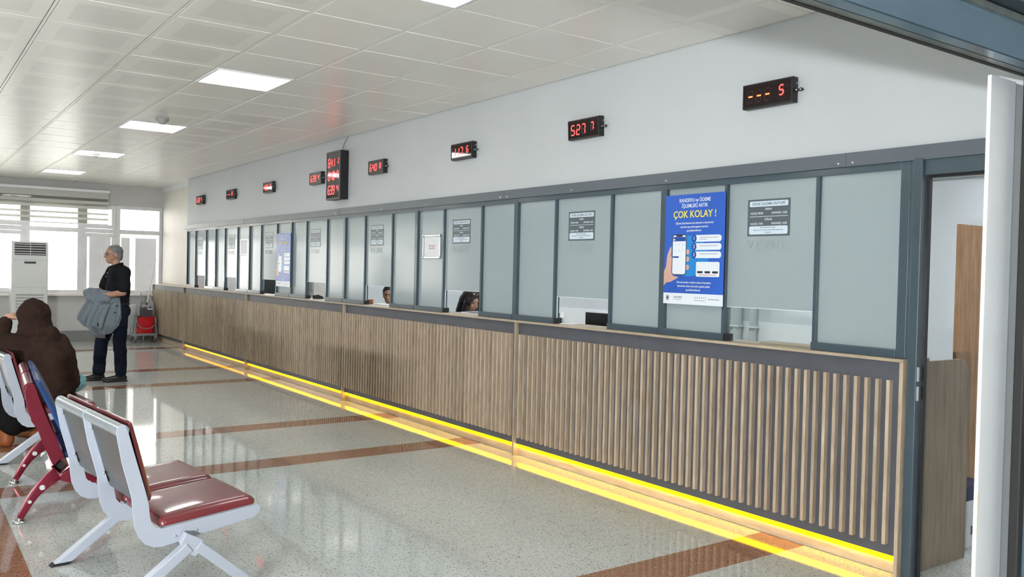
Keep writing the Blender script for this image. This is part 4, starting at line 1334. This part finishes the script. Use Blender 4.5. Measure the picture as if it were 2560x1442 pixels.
def silver_bench(label, loc, rz, seats=2, group=None):
    t = thing('waiting_bench', label, 'bench', loc, rz, group)
    P = .5
    for s in range(seats):
        y0, y1 = s * P, (s + 1) * P
        for (a, b_) in ((y0 + .001, y0 + .009), (y1 - .009, y1 - .001)):
            b = newbm(); prism(b, PLATE, a, b_, 'y')
            link('side_plate', finish(b, 'side_plate', .0015), 'silver', t)
        # inner folded flange beside each plate (the wide white margins behind the back sheet)
        for (a, b_, sg) in ((y0 + .009, y0 + .045, 1), (y1 - .045, y1 - .009, -1)):
            b = newbm()
            prism(b, [(.012, .77), (.030, .70), (.072, .55), (.100, .45), (.104, .447), (.076, .55), (.034, .70), (.016, .77)], a, b_, 'y')
            link('back_flange', finish(b, 'fl'), 'silver', t)
        b = newbm(); tube(b, [(.027, y0 + .006, .768), (.027, y1 - .006, .768)], .0275, 18)
        link('top_rail', finish(b, 'rail', smooth=True), 'silver_rail', t)
        # perforated-look sheet of the back running down and forward into the seat
        b = newbm()
        sh = [(.020, .752), (.045, .66), (.085, .52), (.118, .43), (.122, .432), (.090, .522), (.050, .662), (.025, .753)]
        prism(b, sh, y0 + .012, y1 - .012, 'y')
        link('back_sheet', finish(b, 'bs'), 'steel', t)
        b = newbm()
        for yy in (y0 + .05, y1 - .05):
            for (f, z) in ((.0205, .715), (.078, .50)):
                ell(b, (f + .004, yy, z), (.007, .007, .007), n=8)
        o = link('bolts', finish(b, 'bo', smooth=True), 'screw', t); o['kind'] = 'stuff'
        # pads
        b = newbm(); pad(b, .445, P - .03, .036)
        me = finish(b, 'seat_pad', smooth=True, angle=60)
        o = link('seat_pad', me, 'burg', t)
        o.location = (.190, y0 + .015, .330); o.rotation_euler = (0, -math.atan2(.036, .437), 0)
        o2 = link('seat_pan', boxes('span', [(.20, .62, y0 + .02, y1 - .02, -.006, 0)]), 'silver', t)
        o2.location = (.0, 0, .312); o2.rotation_euler = (0, -math.atan2(.036, .437), 0)
        b = newbm(); pad(b, .372, P - .03, .020, .03, .012)
        o = link('back_pad', finish(b, 'back_pad', smooth=True, angle=60), 'burg', t)
        # pad local x runs down the back
        dx, dz = (.142 - .047), (.448 - .806)
        o.location = (.049, y0 + .015, .806)
        o.rotation_euler = (0, math.atan2(-dz, dx), 0)
        o.rotation_euler = Matrix(((dx / .370, 0, -dz / .370), (0, 1, 0), (dz / .370, 0, dx / .370))).to_euler()
    b = newbm(); tube(b, [(.285, .02, .288), (.285, seats * P - .02, .288)], .032, 16, flat=(1, .8))
    link('cross_beam', finish(b, 'beam', smooth=True), 'silver_rail', t)
    for yy in ((-.026, .785) if seats == 2 else (-.026, .5, seats * P - .1)):
        b = newbm(); prism(b, [(.285, .302), (.355, .262), (.375, .235), (.325, .190), (.275, .225), (.262, .262)], yy - .019, yy + .019, 'y')
        link('leg_bracket', finish(b, 'lb', .003), 'silver', t)
        for (p, q) in (((.300, .238), (-.018, .006)), ((.336, .236), (.596, .006))):
            dxx, dzz = q[0] - p[0], q[1] - p[1]
            L = math.hypot(dxx, dzz); nx, nz = -dzz / L, dxx / L
            w = .023
            # foot cut flat on the floor
            def at(z, s):
                k = (z - (p[1] + nz * w * s)) / dzz
                return (p[0] + nx * w * s + dxx * k, z)
            pts = [(p[0] + nx * w, p[1] + nz * w), at(.012, 1), at(.012, -1), (p[0] - nx * w, p[1] - nz * w)]
            b = newbm(); prism(b, pts, yy - .024, yy + .024, 'y')
            lg = link('leg', finish(b, 'leg', .004), 'silver', t)
            pts = [at(.012, 1), at(0, 1), at(0, -1), at(.012, -1)]
            b = newbm(); prism(b, pts, yy - .025, yy + .025, 'y')
            link('foot_cap', finish(b, 'fc'), 'black_matte', lg)
    b = newbm()
    for (f, z) in ((.250, .284), (.343, .294)):
        ell(b, (f, -.001, z), (.007, .006, .007), n=8)
    o = link('plate_bolts', finish(b, 'pb', smooth=True), 'screw', t); o['kind'] = 'stuff'
    return t

silver_bench('nearest grey waiting bench with burgundy seats, at the lower left', (.763, 3.899, 0), math.radians(5.5), 2, 'grey framed waiting benches')
silver_bench('grey waiting bench with red pads under the woman in brown', (.648, 7.22, 0), math.radians(4), 2, 'grey framed waiting benches')

def red_bench(label, loc, rz, seats=2, group=None):
    t = thing('waiting_bench', label, 'bench', loc, rz, group)
    P = .60
    side = [(.034, .745), (.040, .775), (.058, .790), (.080, .780), (.087, .765), (.120, .665), (.163, .547), (.205, .44), (.240, .352), (.214, .345), (.178, .318), (.150, .385), (.118, .47), (.100, .525), (.078, .560), (.068, .575), (.066, .590), (.052, .625), (.044, .668)]
    for s in range(seats):
        y0, y1 = s * P, (s + 1) * P
        for (a, b_) in ((y0, y0 + .028), (y1 - .030, y1 - .002)):
            b = newbm(); prism(b, side, a, b_, 'y'); link('side_frame', finish(b, 'sf', .003), 'burg_metal', t)
        b = newbm(); tube(b, [(.060, y0 + .028, .762), (.060, y1 - .03, .762)], .029, 18); link('top_rail', finish(b, 'tr', smooth=True), 'burg_metal', t)
        b = newbm(); prism(b, [(.060, .75), (.105, .62), (.200, .40), (.206, .40), (.111, .622), (.066, .752)], y0 + .028, y1 - .03, 'y')
        link('back_sheet', finish(b, 'bs'), 'steel', t)
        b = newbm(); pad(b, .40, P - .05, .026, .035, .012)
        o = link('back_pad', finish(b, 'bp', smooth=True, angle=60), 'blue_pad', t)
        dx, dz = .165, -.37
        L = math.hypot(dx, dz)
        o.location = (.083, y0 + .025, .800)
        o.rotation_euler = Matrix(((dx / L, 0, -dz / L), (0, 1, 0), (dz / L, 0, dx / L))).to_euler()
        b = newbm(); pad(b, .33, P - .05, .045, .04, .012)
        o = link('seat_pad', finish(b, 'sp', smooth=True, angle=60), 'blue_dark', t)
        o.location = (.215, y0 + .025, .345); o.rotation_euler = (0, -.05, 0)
    # square hollow beam set on edge
    b = newbm()
    c, h = (.214, .309), .046
    def dia(k):
        return [(c[0], c[1] + k), (c[0] + k, c[1]), (c[0], c[1] - k), (c[0] - k, c[1])]
    A, B = dia(h), dia(h - .007)
    for i in range(4):
        j = (i + 1) % 4
        prism(b, [A[i], A[j], B[j], B[i]], -.01, seats * P, 'y')
    link('beam', finish(b, 'bm'), 'burg_metal', t)
    link('beam_core', (lambda q: (prism(q, dia(h - .008), .03, seats * P - .03, 'y'), finish(q, 'bc'))[1])(newbm()), 'black_matte', t)
    for yy in (.03, 1.04):
        for sg in (-1, 1):
            def X(f):
                return f if sg < 0 else .214 + (.214 - f) * 1.75
            cl = [((.205, .262), .040), ((.165, .232), .036), ((.125, .196), .031), ((.090, .155), .027), ((.060, .108), .023), ((.036, .060), .020), ((.018, .024), .017)]
            up, dn = [], []
            for k, ((f, z), w) in enumerate(cl):
                f0, z0 = cl[max(0, k - 1)][0]; f1, z1 = cl[min(len(cl) - 1, k + 1)][0]
                d = Vector((f1 - f0, z1 - z0)).normalized(); n_ = Vector((-d.y, d.x))
                up.append((X(f + n_.x * w), z + n_.y * w)); dn.append((X(f - n_.x * w), z - n_.y * w))
            b = newbm(); prism(b, up + dn[::-1], yy - .014, yy + .014, 'y')
            lg = link('curved_leg', finish(b, 'cl', .005, 2, True), 'burg_metal', t)
            b = newbm()
            for ((f, z), r) in (((.128, .190), .015), ((.066, .115), .010)):
                cyl(b, (X(f), yy, z), r, .030, 'y', 16)
            o = link('leg_hole', finish(b, 'lh'), 'terra', lg); o['kind'] = 'stuff'
            b = newbm()
            cyl(b, (X(.016), yy, .010), .040, .012, n=24, r2=.030); cyl(b, (X(.016), yy, .022), .012, .02, n=12)
            link('levelling_foot', finish(b, 'lf', .002, smooth=True), 'chrome', t)
    return t
red_bench('burgundy metal waiting bench with blue backs, between the grey benches', (.578 - .012, 5.52, 0), math.radians(-4.5), 2, 'burgundy framed waiting benches')
red_bench('distant burgundy framed bench with a blue back, behind the woman in brown', (.78, 9.55, 0), math.radians(-4.5), 2, 'burgundy framed waiting benches')

# ============================================================ PEOPLE
def head(bm, c, s=1.0, yaw=0.0, pitch=0.0, nose=1.0):
    """face towards +y; c is the centre of the skull"""
    R = Matrix.Rotation(yaw, 3, 'Z') @ Matrix.Rotation(pitch, 3, 'X')
    def P(x, y, z):
        return Vector(c) + R @ Vector((x, y, z)) * s
    q = R.to_euler()
    ell(bm, P(0, -.008, .022), (.076 * s, .097 * s, .094 * s), q, 20)      # skull
    ell(bm, P(0, .024, -.040), (.058 * s, .066 * s, .074 * s), q, 20)      # face
    ell(bm, P(0, .050, -.088), (.034 * s, .034 * s, .026 * s), q)          # chin
    ell(bm, P(0, .078, .020), (.050 * s, .018 * s, .012 * s), q)           # brow
    capsule(bm, P(0, .088, .006), P(0, .107, -.028), .009 * s, .014 * s)   # nose
    ell(bm, P(0, .086, -.060), (.025 * s, .012 * s, .007 * s), q)          # lips
    ell(bm, P(0, .083, -.070), (.021 * s, .012 * s, .007 * s), q)
    for sx in (-1, 1):
        ell(bm, P(sx * .040, .060, -.022), (.020 * s, .020 * s, .020 * s), q)
        ell(bm, P(sx * .078, -.008, -.012), (.008 * s, .020 * s, .032 * s), q)   # ear
    return P

def face_parts(parent, P, s, brow='hair_dark', eye='black'):
    b = newbm()
    for sx in (-1, 1):
        ell(b, P(sx * .030, .074, .002), (.013 * s, .008 * s, .006 * s), n=12)
    o = link('eyes', finish(b, 'eyes', smooth=True), eye, parent); o['kind'] = 'stuff'
    b = newbm()
    for sx in (-1, 1):
        capsule(b, P(sx * .014, .094, .026), P(sx * .046, .084, .026), .0045 * s, .003 * s, 8)
    o = link('eyebrows', finish(b, 'brows', smooth=True), brow, parent); o['kind'] = 'stuff'

def hand(bm, wrist, d, palm_n, L=.18, curl=.5, thumb=1):
    """five separate fingers; d = direction of the hand, palm_n = direction the palm faces"""
    w = Vector(wrist); d = Vector(d).normalized(); n = Vector(palm_n); n = (n - d * n.dot(d)).normalized()
    s = d.cross(n)
    pl = L * .52
    capsule(bm, w, w + d * pl * .5, L * .135, L * .17, flat=(1, 1))
    for k in range(4):
        off = (k - 1.5) * L * .115
        base = w + d * pl * .92 + s * off
        capsule(bm, w + d * pl * .25 + s * off * .8, base, L * .075, L * .062)
        ln = L * (.42, .48, .45, .36)[k]
        a1, a2, a3 = curl * .6, curl * 1.3, curl * 1.8
        p1 = base + (d * math.cos(a1) + n * math.sin(a1)) * ln * .42
        p2 = p1 + (d * math.cos(a2) + n * math.sin(a2)) * ln * .33
        p3 = p2 + (d * math.cos(a3) + n * math.sin(a3)) * ln * .25
        capsule(bm, base, p1, L * .052, L * .048); capsule(bm, p1, p2, L * .048, L * .044); capsule(bm, p2, p3, L * .044, L * .038)
    tb = w + d * pl * .25 + s * thumb * L * .15
    t1 = tb + (d * .75 + s * thumb * .6 + n * .25).normalized() * L * .22
    t2 = t1 + (d * .9 + s * thumb * .15 + n * .35).normalized() * L * .20
    capsule(bm, tb, t1, L * .068, L * .055); capsule(bm, t1, t2, L * .055, L * .045)

# ---- standing man; local frame: +y is where he faces, +x his right
MAN_AZ = 93
t = thing('person', 'grey haired man with glasses in black polo shirt standing with a jacket over his arms', 'person', (2.165, 11.66, 0), math.radians(MAN_AZ))
# joints
hipL, hipR = (-.085, -.115, .90), (.085, -.085, .90)
knL, knR = (-.105, -.12, .485), (.105, .045, .49)
anL, anR = (-.11, -.13, .085), (.115, .075, .085)
shL, shR = (-.185, -.135, 1.365), (.185, -.095, 1.370)
elL, elR = (-.235, -.115, 1.110), (.235, .005, 1.125)
wrL, wrR = (-.115, .105, 1.060), (.110, .155, 1.095)
b = newbm()
P = head(b, (0, -.055, 1.575), .98, yaw=.10, pitch=-.03)
capsule(b, (0, -.105, 1.40), (0, -.075, 1.50), .062, .056)
capsule(b, (0, -.11, 1.30), (0, -.11, 1.12), .125, .125, flat=(1.15, .8), hint=(0, 1, 0))
capsule(b, (0, -.10, 1.10), (0, -.10, .95), .12, .12)
for s_, e_, w_ in ((shL, elL, wrL), (shR, elR, wrR)):
    capsule(b, s_, e_, .055, .043); capsule(b, e_, w_, .043, .029)
for h_, k_, a_ in ((hipL, knL, anL), (hipR, knR, anR)):
    capsule(b, h_, k_, .085, .055); capsule(b, k_, a_, .052, .035)
    capsule(b, (a_[0], a_[1] - .02, .05), (a_[0], a_[1] + .14, .03), .035, .028)
hand(b, wrL, (.75, .45, -.15), (0, -.3, -1), .175, .5, 1)
hand(b, wrR, (-.8, .3, -.1), (0, -.3, -1), .175, .5, -1)
body = link('body', remeshed(b, 'body', .0065, 3), 'skin_man', t)
face_parts(t, P, .98, 'hair_grey')
b = newbm()
ell(b, P(0, -.020, .036), (.081, .098, .090), Matrix.Rotation(.10, 3, 'Z').to_euler(), 24)
ell(b, P(0, -.060, -.020), (.070, .055, .070), None, 20)
me = remeshed(b, 'hair', .006, 2, .006, 30)
bmh = newbm(); bmh.from_mesh(me)
# keep the face free: cut away the front lower part
geom = bmh.verts[:] + bmh.edges[:] + bmh.faces[:]
c0 = P(0, .045, .055)
fwd = (P(0, 1, 0) - P(0, 0, 0)).normalized()
nrm = (fwd * .93 + Vector((0, 0, -.55))).normalized()
res = bmesh.ops.bisect_plane(bmh, geom=geom, plane_co=c0, plane_no=nrm, clear_outer=True)
bmesh.ops.holes_fill(bmh, edges=[e for e in bmh.edges if e.is_boundary])
me = bpy.data.meshes.new('hair'); bmh.to_mesh(me); bmh.free()
for p in me.polygons: p.use_smooth = True
link('hair', me, 'hair_grey', t)
b = newbm()
for sx in (-1, 1):
    ring_ = [P(sx * .031 + .024 * math.cos(2 * PI * k / 16), .096, .0 + .017 * math.sin(2 * PI * k / 16)) for k in range(17)]
    tube(b, ring_, .0016, 6)
    tube(b, [P(sx * .055, .094, .004), P(sx * .074, .06, .006), P(sx * .080, 0, .0)], .0018, 6)
tube(b, [P(-.008, .098, .004), P(.008, .098, .004)], .0018, 6)
link('glasses', finish(b, 'gl', smooth=True), 'black', t)
# polo shirt
b = newbm()
capsule(b, (0, -.115, 1.325), (0, -.125, 1.20), .150, .158, flat=(1.12, .80), hint=(0, 1, 0))
capsule(b, (0, -.12, 1.20), (0, -.105, 1.05), .158, .165, flat=(1.06, .88), hint=(0, 1, 0))
capsule(b, (0, -.105, 1.05), (0, -.105, .975), .165, .158, flat=(1.04, .88), hint=(0, 1, 0))
capsule(b, (-.14, -.125, 1.375), (.14, -.100, 1.375), .062, .062)
capsule(b, (0, -.11, 1.39), (0, -.095, 1.425), .075, .060)
for s_, e_ in ((shL, elL), (shR, elR)):
    s_, e_ = Vector(s_), Vector(e_)
    capsule(b, s_, s_ + (e_ - s_) * .80, .078, .070)
shirt_me = remeshed(b, 'polo_shirt', .008, 5, .016, 9, .010, 22)
link('polo_shirt', shirt_me, 'polo', t)
b = newbm()
for sx in (-1, 1):
    tube(b, [(sx * .005, -.028, 1.385), (sx * .045, -.060, 1.435), (sx * .065, -.11, 1.452), (sx * .04, -.155, 1.458), (0, -.165, 1.46)], .016, 8, flat=(.6, 1.2))
link('collar', finish(b, 'collar', smooth=True), 'polo', t)
b = newbm()
for z_, y_ in ((1.345, .022), (1.30, .034)):
    ell(b, (0.0, y_ - .01, z_), (.006, .004, .006), n=8)
o = link('buttons', finish(b, 'bt', smooth=True), 'paper', t); o['kind'] = 'stuff'
# trousers
b = newbm()
capsule(b, (0, -.110, .965), (0, -.112, .90), .150, .155, flat=(1.05, .86), hint=(0, 1, 0))
ell(b, (-.07, -.165, .88), (.085, .085, .10)); ell(b, (.07, -.150, .88), (.085, .085, .10))
for h_, k_, a_ in ((hipL, knL, anL), (hipR, knR, anR)):
    h_, k_, a_ = Vector(h_), Vector(k_), Vector(a_)
    capsule(b, h_ + Vector((0, 0, -.02)), k_, .108, .080)
    capsule(b, k_, (a_.x, a_.y - .005, .115), .080, .070)
link('trousers', remeshed(b, 'trousers', .008, 4, .022, 7, .010, 18), 'trouser', t)
b = newbm()
tube(b, [(.158 * math.cos(2 * PI * k / 24), -.108 + .142 * math.sin(2 * PI * k / 24), .965) for k in range(25)], .016, 6, flat=(.4, 1))
link('belt', finish(b, 'belt', smooth=True), 'shoe', t)
for a_, nm_ in ((anL, 'L'), (anR, 'R')):
    b = newbm()
    capsule(b, (a_[0], a_[1] - .035, .045), (a_[0], a_[1] + .05, .045), .044, .046, flat=(1, 1))
    capsule(b, (a_[0], a_[1] + .05, .042), (a_[0] , a_[1] + .185, .030), .047, .030, flat=(1.05, .95))
    capsule(b, (a_[0], a_[1] - .01, .05), (a_[0], a_[1] - .005, .105), .045, .042)
    bx(b, a_[0] - .043, a_[0] + .043, a_[1] - .075, a_[1] + .185, .0, .018)
    me = remeshed(b, 'shoe', .006, 3)
    for v in me.vertices:
        if v.co.z < .002: v.co.z = .002
    sh_ = link('shoe', me, 'shoe', t)
    b = newbm(); tube(b, [(a_[0] - .045, a_[1] + .055, .055), (a_[0], a_[1] + .050, .094), (a_[0] + .045, a_[1] + .055, .055)], .006, 6)
    link('shoe_strap', finish(b, 'ss', smooth=True), 'shoe', sh_)

# ---- jacket over his forearms: bundle on the arms and two hanging fronts
jt = thing('folded_jacket', 'grey-blue jacket draped over the crossed arms of the standing man', 'jacket', (2.165, 11.66, 0), math.radians(MAN_AZ))
def drape(nm, rows_, mat, th=.006, ripple=.014, freq=3.5, parent=jt, ph=0.0):
    """rows_: list of (left point, right point) from top to bottom, a thick rippled cloth between them"""
    b = newbm()
    K = 22
    R_ = 6
    grid = []
    n = len(rows_)
    for i in range((n - 1) * R_ + 1):
        k = min(i // R_, n - 2); f = i / R_ - k
        f2 = f * f * (3 - 2 * f)
        l = Vector(rows_[k][0]).lerp(Vector(rows_[k + 1][0]), f); r = Vector(rows_[k][1]).lerp(Vector(rows_[k + 1][1]), f)
        v = i / ((n - 1) * R_)
        row = []
        for j in range(K + 1):
            u = j / K
            p = l.lerp(r, u)
            a = ripple * (.3 + v) * math.sin(2 * PI * freq * u + 2.2 * v + ph) + ripple * .5 * math.sin(2 * PI * freq * 1.7 * u - 1.2 * v)
            row.append(b.verts.new(p + Vector((-a, a * .3, 0))))
        grid.append(row)
    for i in range(len(grid) - 1):
        for j in range(K):
            b.faces.new((grid[i][j], grid[i][j + 1], grid[i + 1][j + 1], grid[i + 1][j]))
    o = link(nm, finish(b, nm, smooth=True), mat, parent)
    md = o.modifiers.new('s', 'SOLIDIFY'); md.thickness = th; md.offset = 0
    return o
b = newbm()
capsule(b, (-.12, .02, 1.07), (.05, .20, 1.10), .060, .065)
capsule(b, (-.05, .16, 1.09), (.10, .20, 1.09), .062, .060)
capsule(b, (-.16, .06, 1.03), (-.02, .20, 1.04), .055, .060)
capsule(b, (-.15, -.02, 1.00), (-.08, .16, .99), .050, .055)
link('bundle', remeshed(b, 'bundle', .008, 4, .028, 11), 'jacket', jt)
drape('front_panel', [((-.12, .17, 1.03), (-.185, -.09, 1.05)), ((-.15, .21, .92), (-.205, -.10, .94)), ((-.165, .265, .80), (-.215, -.105, .80)), ((-.17, .285, .71), (-.215, -.075, .70)), ((-.165, .20, .60), (-.205, .0, .615)), ((-.165, .15, .585), (-.20, .03, .60))], 'jacket', ripple=.010, freq=1.6)
drape('rear_panel', [((-.02, .22, 1.05), (-.11, .12, 1.04)), ((-.05, .29, .95), (-.14, .14, .93)), ((-.09, .365, .83), (-.17, .17, .82)), ((-.10, .375, .785), (-.175, .20, .74)), ((-.11, .30, .70), (-.17, .20, .66))], 'jacket', ripple=.012, freq=2.0, ph=1.0)
drape('hanging_sleeve', [((-.225, .14, .95), (-.222, .03, .97)), ((-.245, .21, .82), (-.245, .095, .81)), ((-.25, .245, .70), (-.25, .135, .665))], 'jacket', th=.022, ripple=.004, freq=1.0)
drape('lapel', [((-.208, -.045, 1.0), (-.212, -.088, .99)), ((-.226, -.035, .86), (-.228, -.092, .86)), ((-.224, -.03, .76), (-.226, -.06, .74))], 'jacket', th=.007, ripple=.003, freq=1.0)
drape('lining', [((-.10, .22, .74), (-.15, .02, .74)), ((-.10, .19, .62), (-.15, .06, .60)), ((-.10, .17, .555), (-.14, .06, .545))], 'jacket_in', ripple=.008, freq=1.5)
b = newbm()
for (y_, z_) in ((-.045, .945), (-.025, .865)):
    cyl(b, (-.234, y_, z_), .011, .010, 'x', 12)
o = link('jacket_buttons', finish(b, 'jb'), 'black', jt); o['kind'] = 'stuff'
link('pocket_flap', boxes('pf', [(-.266, -.258, .165, .180, .70, .745)], .002), 'black_matte', jt)

# ---- seated woman in brown, seen from behind; mesh in world coordinates
t = thing('person', 'woman in brown headscarf and dress sitting on the bench, head leaning on her hand', 'person', (.98, 7.40, .38), 0)
b = newbm()      # body (skin): head, neck, arms, hands, lower legs
R0 = 0
hb_ = newbm()
Pw = head(b, (.868, 7.505, 1.055), .98, yaw=math.radians(25), pitch=math.radians(-18))
capsule(b, (.88, 7.47, .86), (.87, 7.49, 1.0), .050, .050)
capsule(b, (.97, 7.47, .56), (.90, 7.47, .80), .11, .07)
capsule(b, (.80, 7.47, .86), (.640, 7.60, .845), .045, .038); capsule(b, (.640, 7.60, .845), (.700, 7.585, 1.045), .036, .026)
hand(b, (.700, 7.583, 1.045), (.85, -.1, .10), (.35, -.1, -1), .175, .75, -1)
capsule(b, (1.04, 7.47, .82), (1.08, 7.70, .64), .040, .036); capsule(b, (1.08, 7.70, .64), (.98, 7.92, .60), .036, .026)
hand(b, (.98, 7.92, .60), (-.6, .5, -.2), (0, 0, -1), .17, .6, -1)
for (h_, k_, a_) in (((.90, 7.55, .50), (.80, 7.93, .50), (.74, 7.90, .10)), ((1.04, 7.55, .50), (.98, 8.02, .50), (.95, 8.18, .10))):
    capsule(b, h_, k_, .085, .058); capsule(b, k_, a_, .052, .035)
link('body', remeshed(b, 'body', .0075, 3), 'skin', t, rel=False)
# headscarf
b = newbm()
ell(b, (.872, 7.488, 1.070), (.118, .128, .118), None, 24)
ell(b, (.880, 7.475, .985), (.120, .125, .095), None, 24)
capsule(b, (.845, 7.43, .945), (.965, 7.40, .915), .062, .070)
capsule(b, (.90, 7.38, .93), (1.0, 7.40, .90), .050, .045)
capsule(b, (.80, 7.46, .93), (.86, 7.40, .93), .05, .05)
link('headscarf', remeshed(b, 'headscarf', .009, 4, .030, 10, .012, 22), 'brown_cloth', t, rel=False)
# dress
b = newbm()
ell(b, (1.005, 7.50, .555), (.192, .205, .155), None, 28)
capsule(b, (1.005, 7.48, .57), (.985, 7.45, .72), .190, .180)
capsule(b, (.985, 7.45, .72), (.925, 7.44, .855), .180, .120)
capsule(b, (.83, 7.46, .86), (1.035, 7.44, .85), .080, .075)
capsule(b, (.80, 7.48, .855), (.645, 7.60, .850), .075, .060); capsule(b, (.645, 7.60, .85), (.690, 7.585, 1.01), .060, .048)
capsule(b, (.90, 7.46, .74), (.74, 7.52, .80), .12, .09)
capsule(b, (1.055, 7.46, .83), (1.09, 7.68, .66), .072, .062); capsule(b, (1.09, 7.68, .66), (1.0, 7.88, .61), .058, .045)
capsule(b, (.90, 7.55, .50), (.80, 7.92, .52), .115, .092); capsule(b, (1.03, 7.56, .50), (.97, 8.0, .52), .115, .092)
link('dress', remeshed(b, 'dress', .010, 6, .036, 5, .022, 16), 'brown_cloth', t, rel=False)
b = newbm()
capsule(b, (.80, 7.90, .50), (.77, 7.86, .20), .105, .110); capsule(b, (.96, 7.98, .50), (.93, 8.04, .22), .105, .105)
capsule(b, (.86, 7.92, .44), (.85, 7.92, .22), .13, .125)
link('skirt_hem', remeshed(b, 'skirt', .010, 4, .03, 6), 'black_cloth', t, rel=False)
for (x_, y_, r_) in ((.735, 7.86, .3), (.955, 8.16, .0)):
    b = newbm()
    d_ = Vector((-.55, .83, 0))
    p_ = Vector((x_, y_, 0))
    capsule(b, p_ + Vector((0, 0, .055)), p_ + Vector((0, 0, .15)), .055, .058)
    capsule(b, p_ + Vector((0, 0, .048)), p_ + d_ * .17 + Vector((0, 0, .038)), .050, .038)
    me = remeshed(b, 'boot', .008, 3)
    for v in me.vertices:
        v.co.z = max(v.co.z, .001)
    link('boot', me, 'orange_shoe', t, rel=False)
# teal plastic bag on the seat beside her
b = newbm()
ell(b, (1.205, 7.86, .482), (.100, .125, .085), None, 24)
ell(b, (1.165, 7.76, .495), (.085, .085, .075), None, 20)
capsule(b, (1.15, 7.72, .52), (1.12, 7.70, .60), .035, .02)
me = remeshed(b, 'bag', .009, 1, .045, 16)
o = link('plastic_bag', me, 'teal', loc=(0, 0, 0)); tag(o, 'pale teal plastic bag lying on the bench beside the woman in brown', 'bag')

# ---- clerks behind the counter (local: +y forward)
def clerk(label, loc, rz, hairstyle, shirt, yaw=0.0, pitch=-.25, lean=0.10):
    t = thing('person', label, 'person', loc, rz, None)
    b = newbm()
    hc = (0, .10 + lean, 1.155)
    P = head(b, hc, .95, yaw=yaw, pitch=pitch)
    capsule(b, (0, .04 + lean * .6, .98), (0, .07 + lean, 1.08), .046, .046)
    capsule(b, (0, 0, .60), (0, .03 + lean * .5, .90), .115, .12, flat=(1.15, .8), hint=(0, 1, 0))
    for s in (-1, 1):
        capsule(b, (s * .16, .03 + lean * .5, .95), (s * .21, .12 + lean, .72), .044, .036)
        capsule(b, (s * .21, .12 + lean, .72), (s * .12, .34 + lean, .76), .036, .026)
        hand(b, (s * .12, .34 + lean, .76), (-s * .25, 1, 0), (0, 0, -1), .165, .5, -s)
        capsule(b, (s * .09, .02, .52), (s * .11, .42, .50), .08, .058); capsule(b, (s * .11, .42, .50), (s * .11, .40, .10), .052, .035)
        capsule(b, (s * .11, .38, .05), (s * .11, .52, .035), .035, .028)
    link('body', remeshed(b, 'body', .0075, 2), 'skin', t)
    face_parts(t, P, .95)
    b = newbm()
    capsule(b, (0, 0, .58), (0, .03 + lean * .5, .90), .145, .150, flat=(1.12, .78), hint=(0, 1, 0))
    capsule(b, (-.13, .03 + lean * .5, .965), (.13, .03 + lean * .5, .965), .062, .062)
    for s in (-1, 1):
        capsule(b, (s * .165, .03 + lean * .5, .955), (s * .215, .12 + lean, .72), .062, .052)
        capsule(b, (s * .215, .12 + lean, .72), (s * .14, .30 + lean, .755), .052, .042)
    link('shirt', remeshed(b, 'shirt', .009, 4, .014, 9), shirt, t)
    b = newbm()
    for s in (-1, 1):
        capsule(b, (s * .09, .0, .52), (s * .11, .43, .50), .105, .078); capsule(b, (s * .11, .43, .50), (s * .11, .40, .12), .072, .062)
    ell(b, (0, -.02, .53), (.18, .16, .11))
    link('trousers', remeshed(b, 'trousers', .010, 3), 'dark_blue_cloth', t)
    b = newbm()
    q = Matrix.Rotation(yaw, 3, 'Z') @ Matrix.Rotation(pitch, 3, 'X')
    ell(b, P(0, -.022, .036), (.084, .098, .094), q.to_euler(), 24)
    if hairstyle == 'long':
        for s in (-1, 1):
            capsule(b, P(s * .070, .020, .030), P(s * .085, .030, -.10), .030, .034)
            capsule(b, P(s * .085, .030, -.10), P(s * .090, .030, -.19) , .034, .026)
            capsule(b, P(s * .040, .060, .085), P(s * .072, .062, .0), .022, .020)
        capsule(b, P(0, -.07, .0), P(0, -.09, -.16), .07, .06)
    else:
        ell(b, P(0, -.115, .02), (.045, .045, .045))
    me = remeshed(b, 'hair', .007, 2, .010, 25)
    bmh = newbm(); bmh.from_mesh(me)
    if hairstyle != 'long':
        c0 = P(0, .052, .048); fwd = (P(0, 1, 0) - P(0, 0, 0)).normalized(); upv = (P(0, 0, 1) - P(0, 0, 0)).normalized()
        bmesh.ops.bisect_plane(bmh, geom=bmh.verts[:] + bmh.edges[:] + bmh.faces[:], plane_co=c0, plane_no=(fwd * .85 - upv * .6).normalized(), clear_outer=True)
        bmesh.ops.holes_fill(bmh, edges=[e for e in bmh.edges if e.is_boundary])
    me = bpy.data.meshes.new('hair'); bmh.to_mesh(me); bmh.free()
    for p in me.polygons: p.use_smooth = True
    link('hair', me, 'hair_dark', t)
    return t
clerk('clerk with long dark hair and blue shirt looking down, third service window', (4.94, 7.94, 0), math.radians(-165), 'long', 'blue_shirt', pitch=-.35)
clerk('clerk with tied back dark hair looking out, fourth service window', (5.10, 9.72, 0), math.radians(140), 'tied', 'dark_blue_cloth', pitch=-.15)
t = thing('red_stand_in', 'dark red upright stand-in for a red thing behind the clerk with long dark hair', 'panel', (5.86, 8.78, 0))  # made-up slab in place of an unidentified red thing
link('panel', boxes('rp', [(5.84, 5.88, 8.60, 8.965, .0, 1.30)], .01), 'red_cloth', t, rel=False)
t = thing('desk_printer', 'black desk printer beside the clerk with long dark hair', 'printer', (4.78, 7.38, .72))
link('body', boxes('pb', [(4.66, 4.88, 7.12, 7.44, .722, 1.06)], .02), 'black', t, rel=False)
link('paper_tray', boxes('pt', [(4.69, 4.86, 7.16, 7.40, 1.06, 1.066)]), 'grey_plastic', t, rel=False)
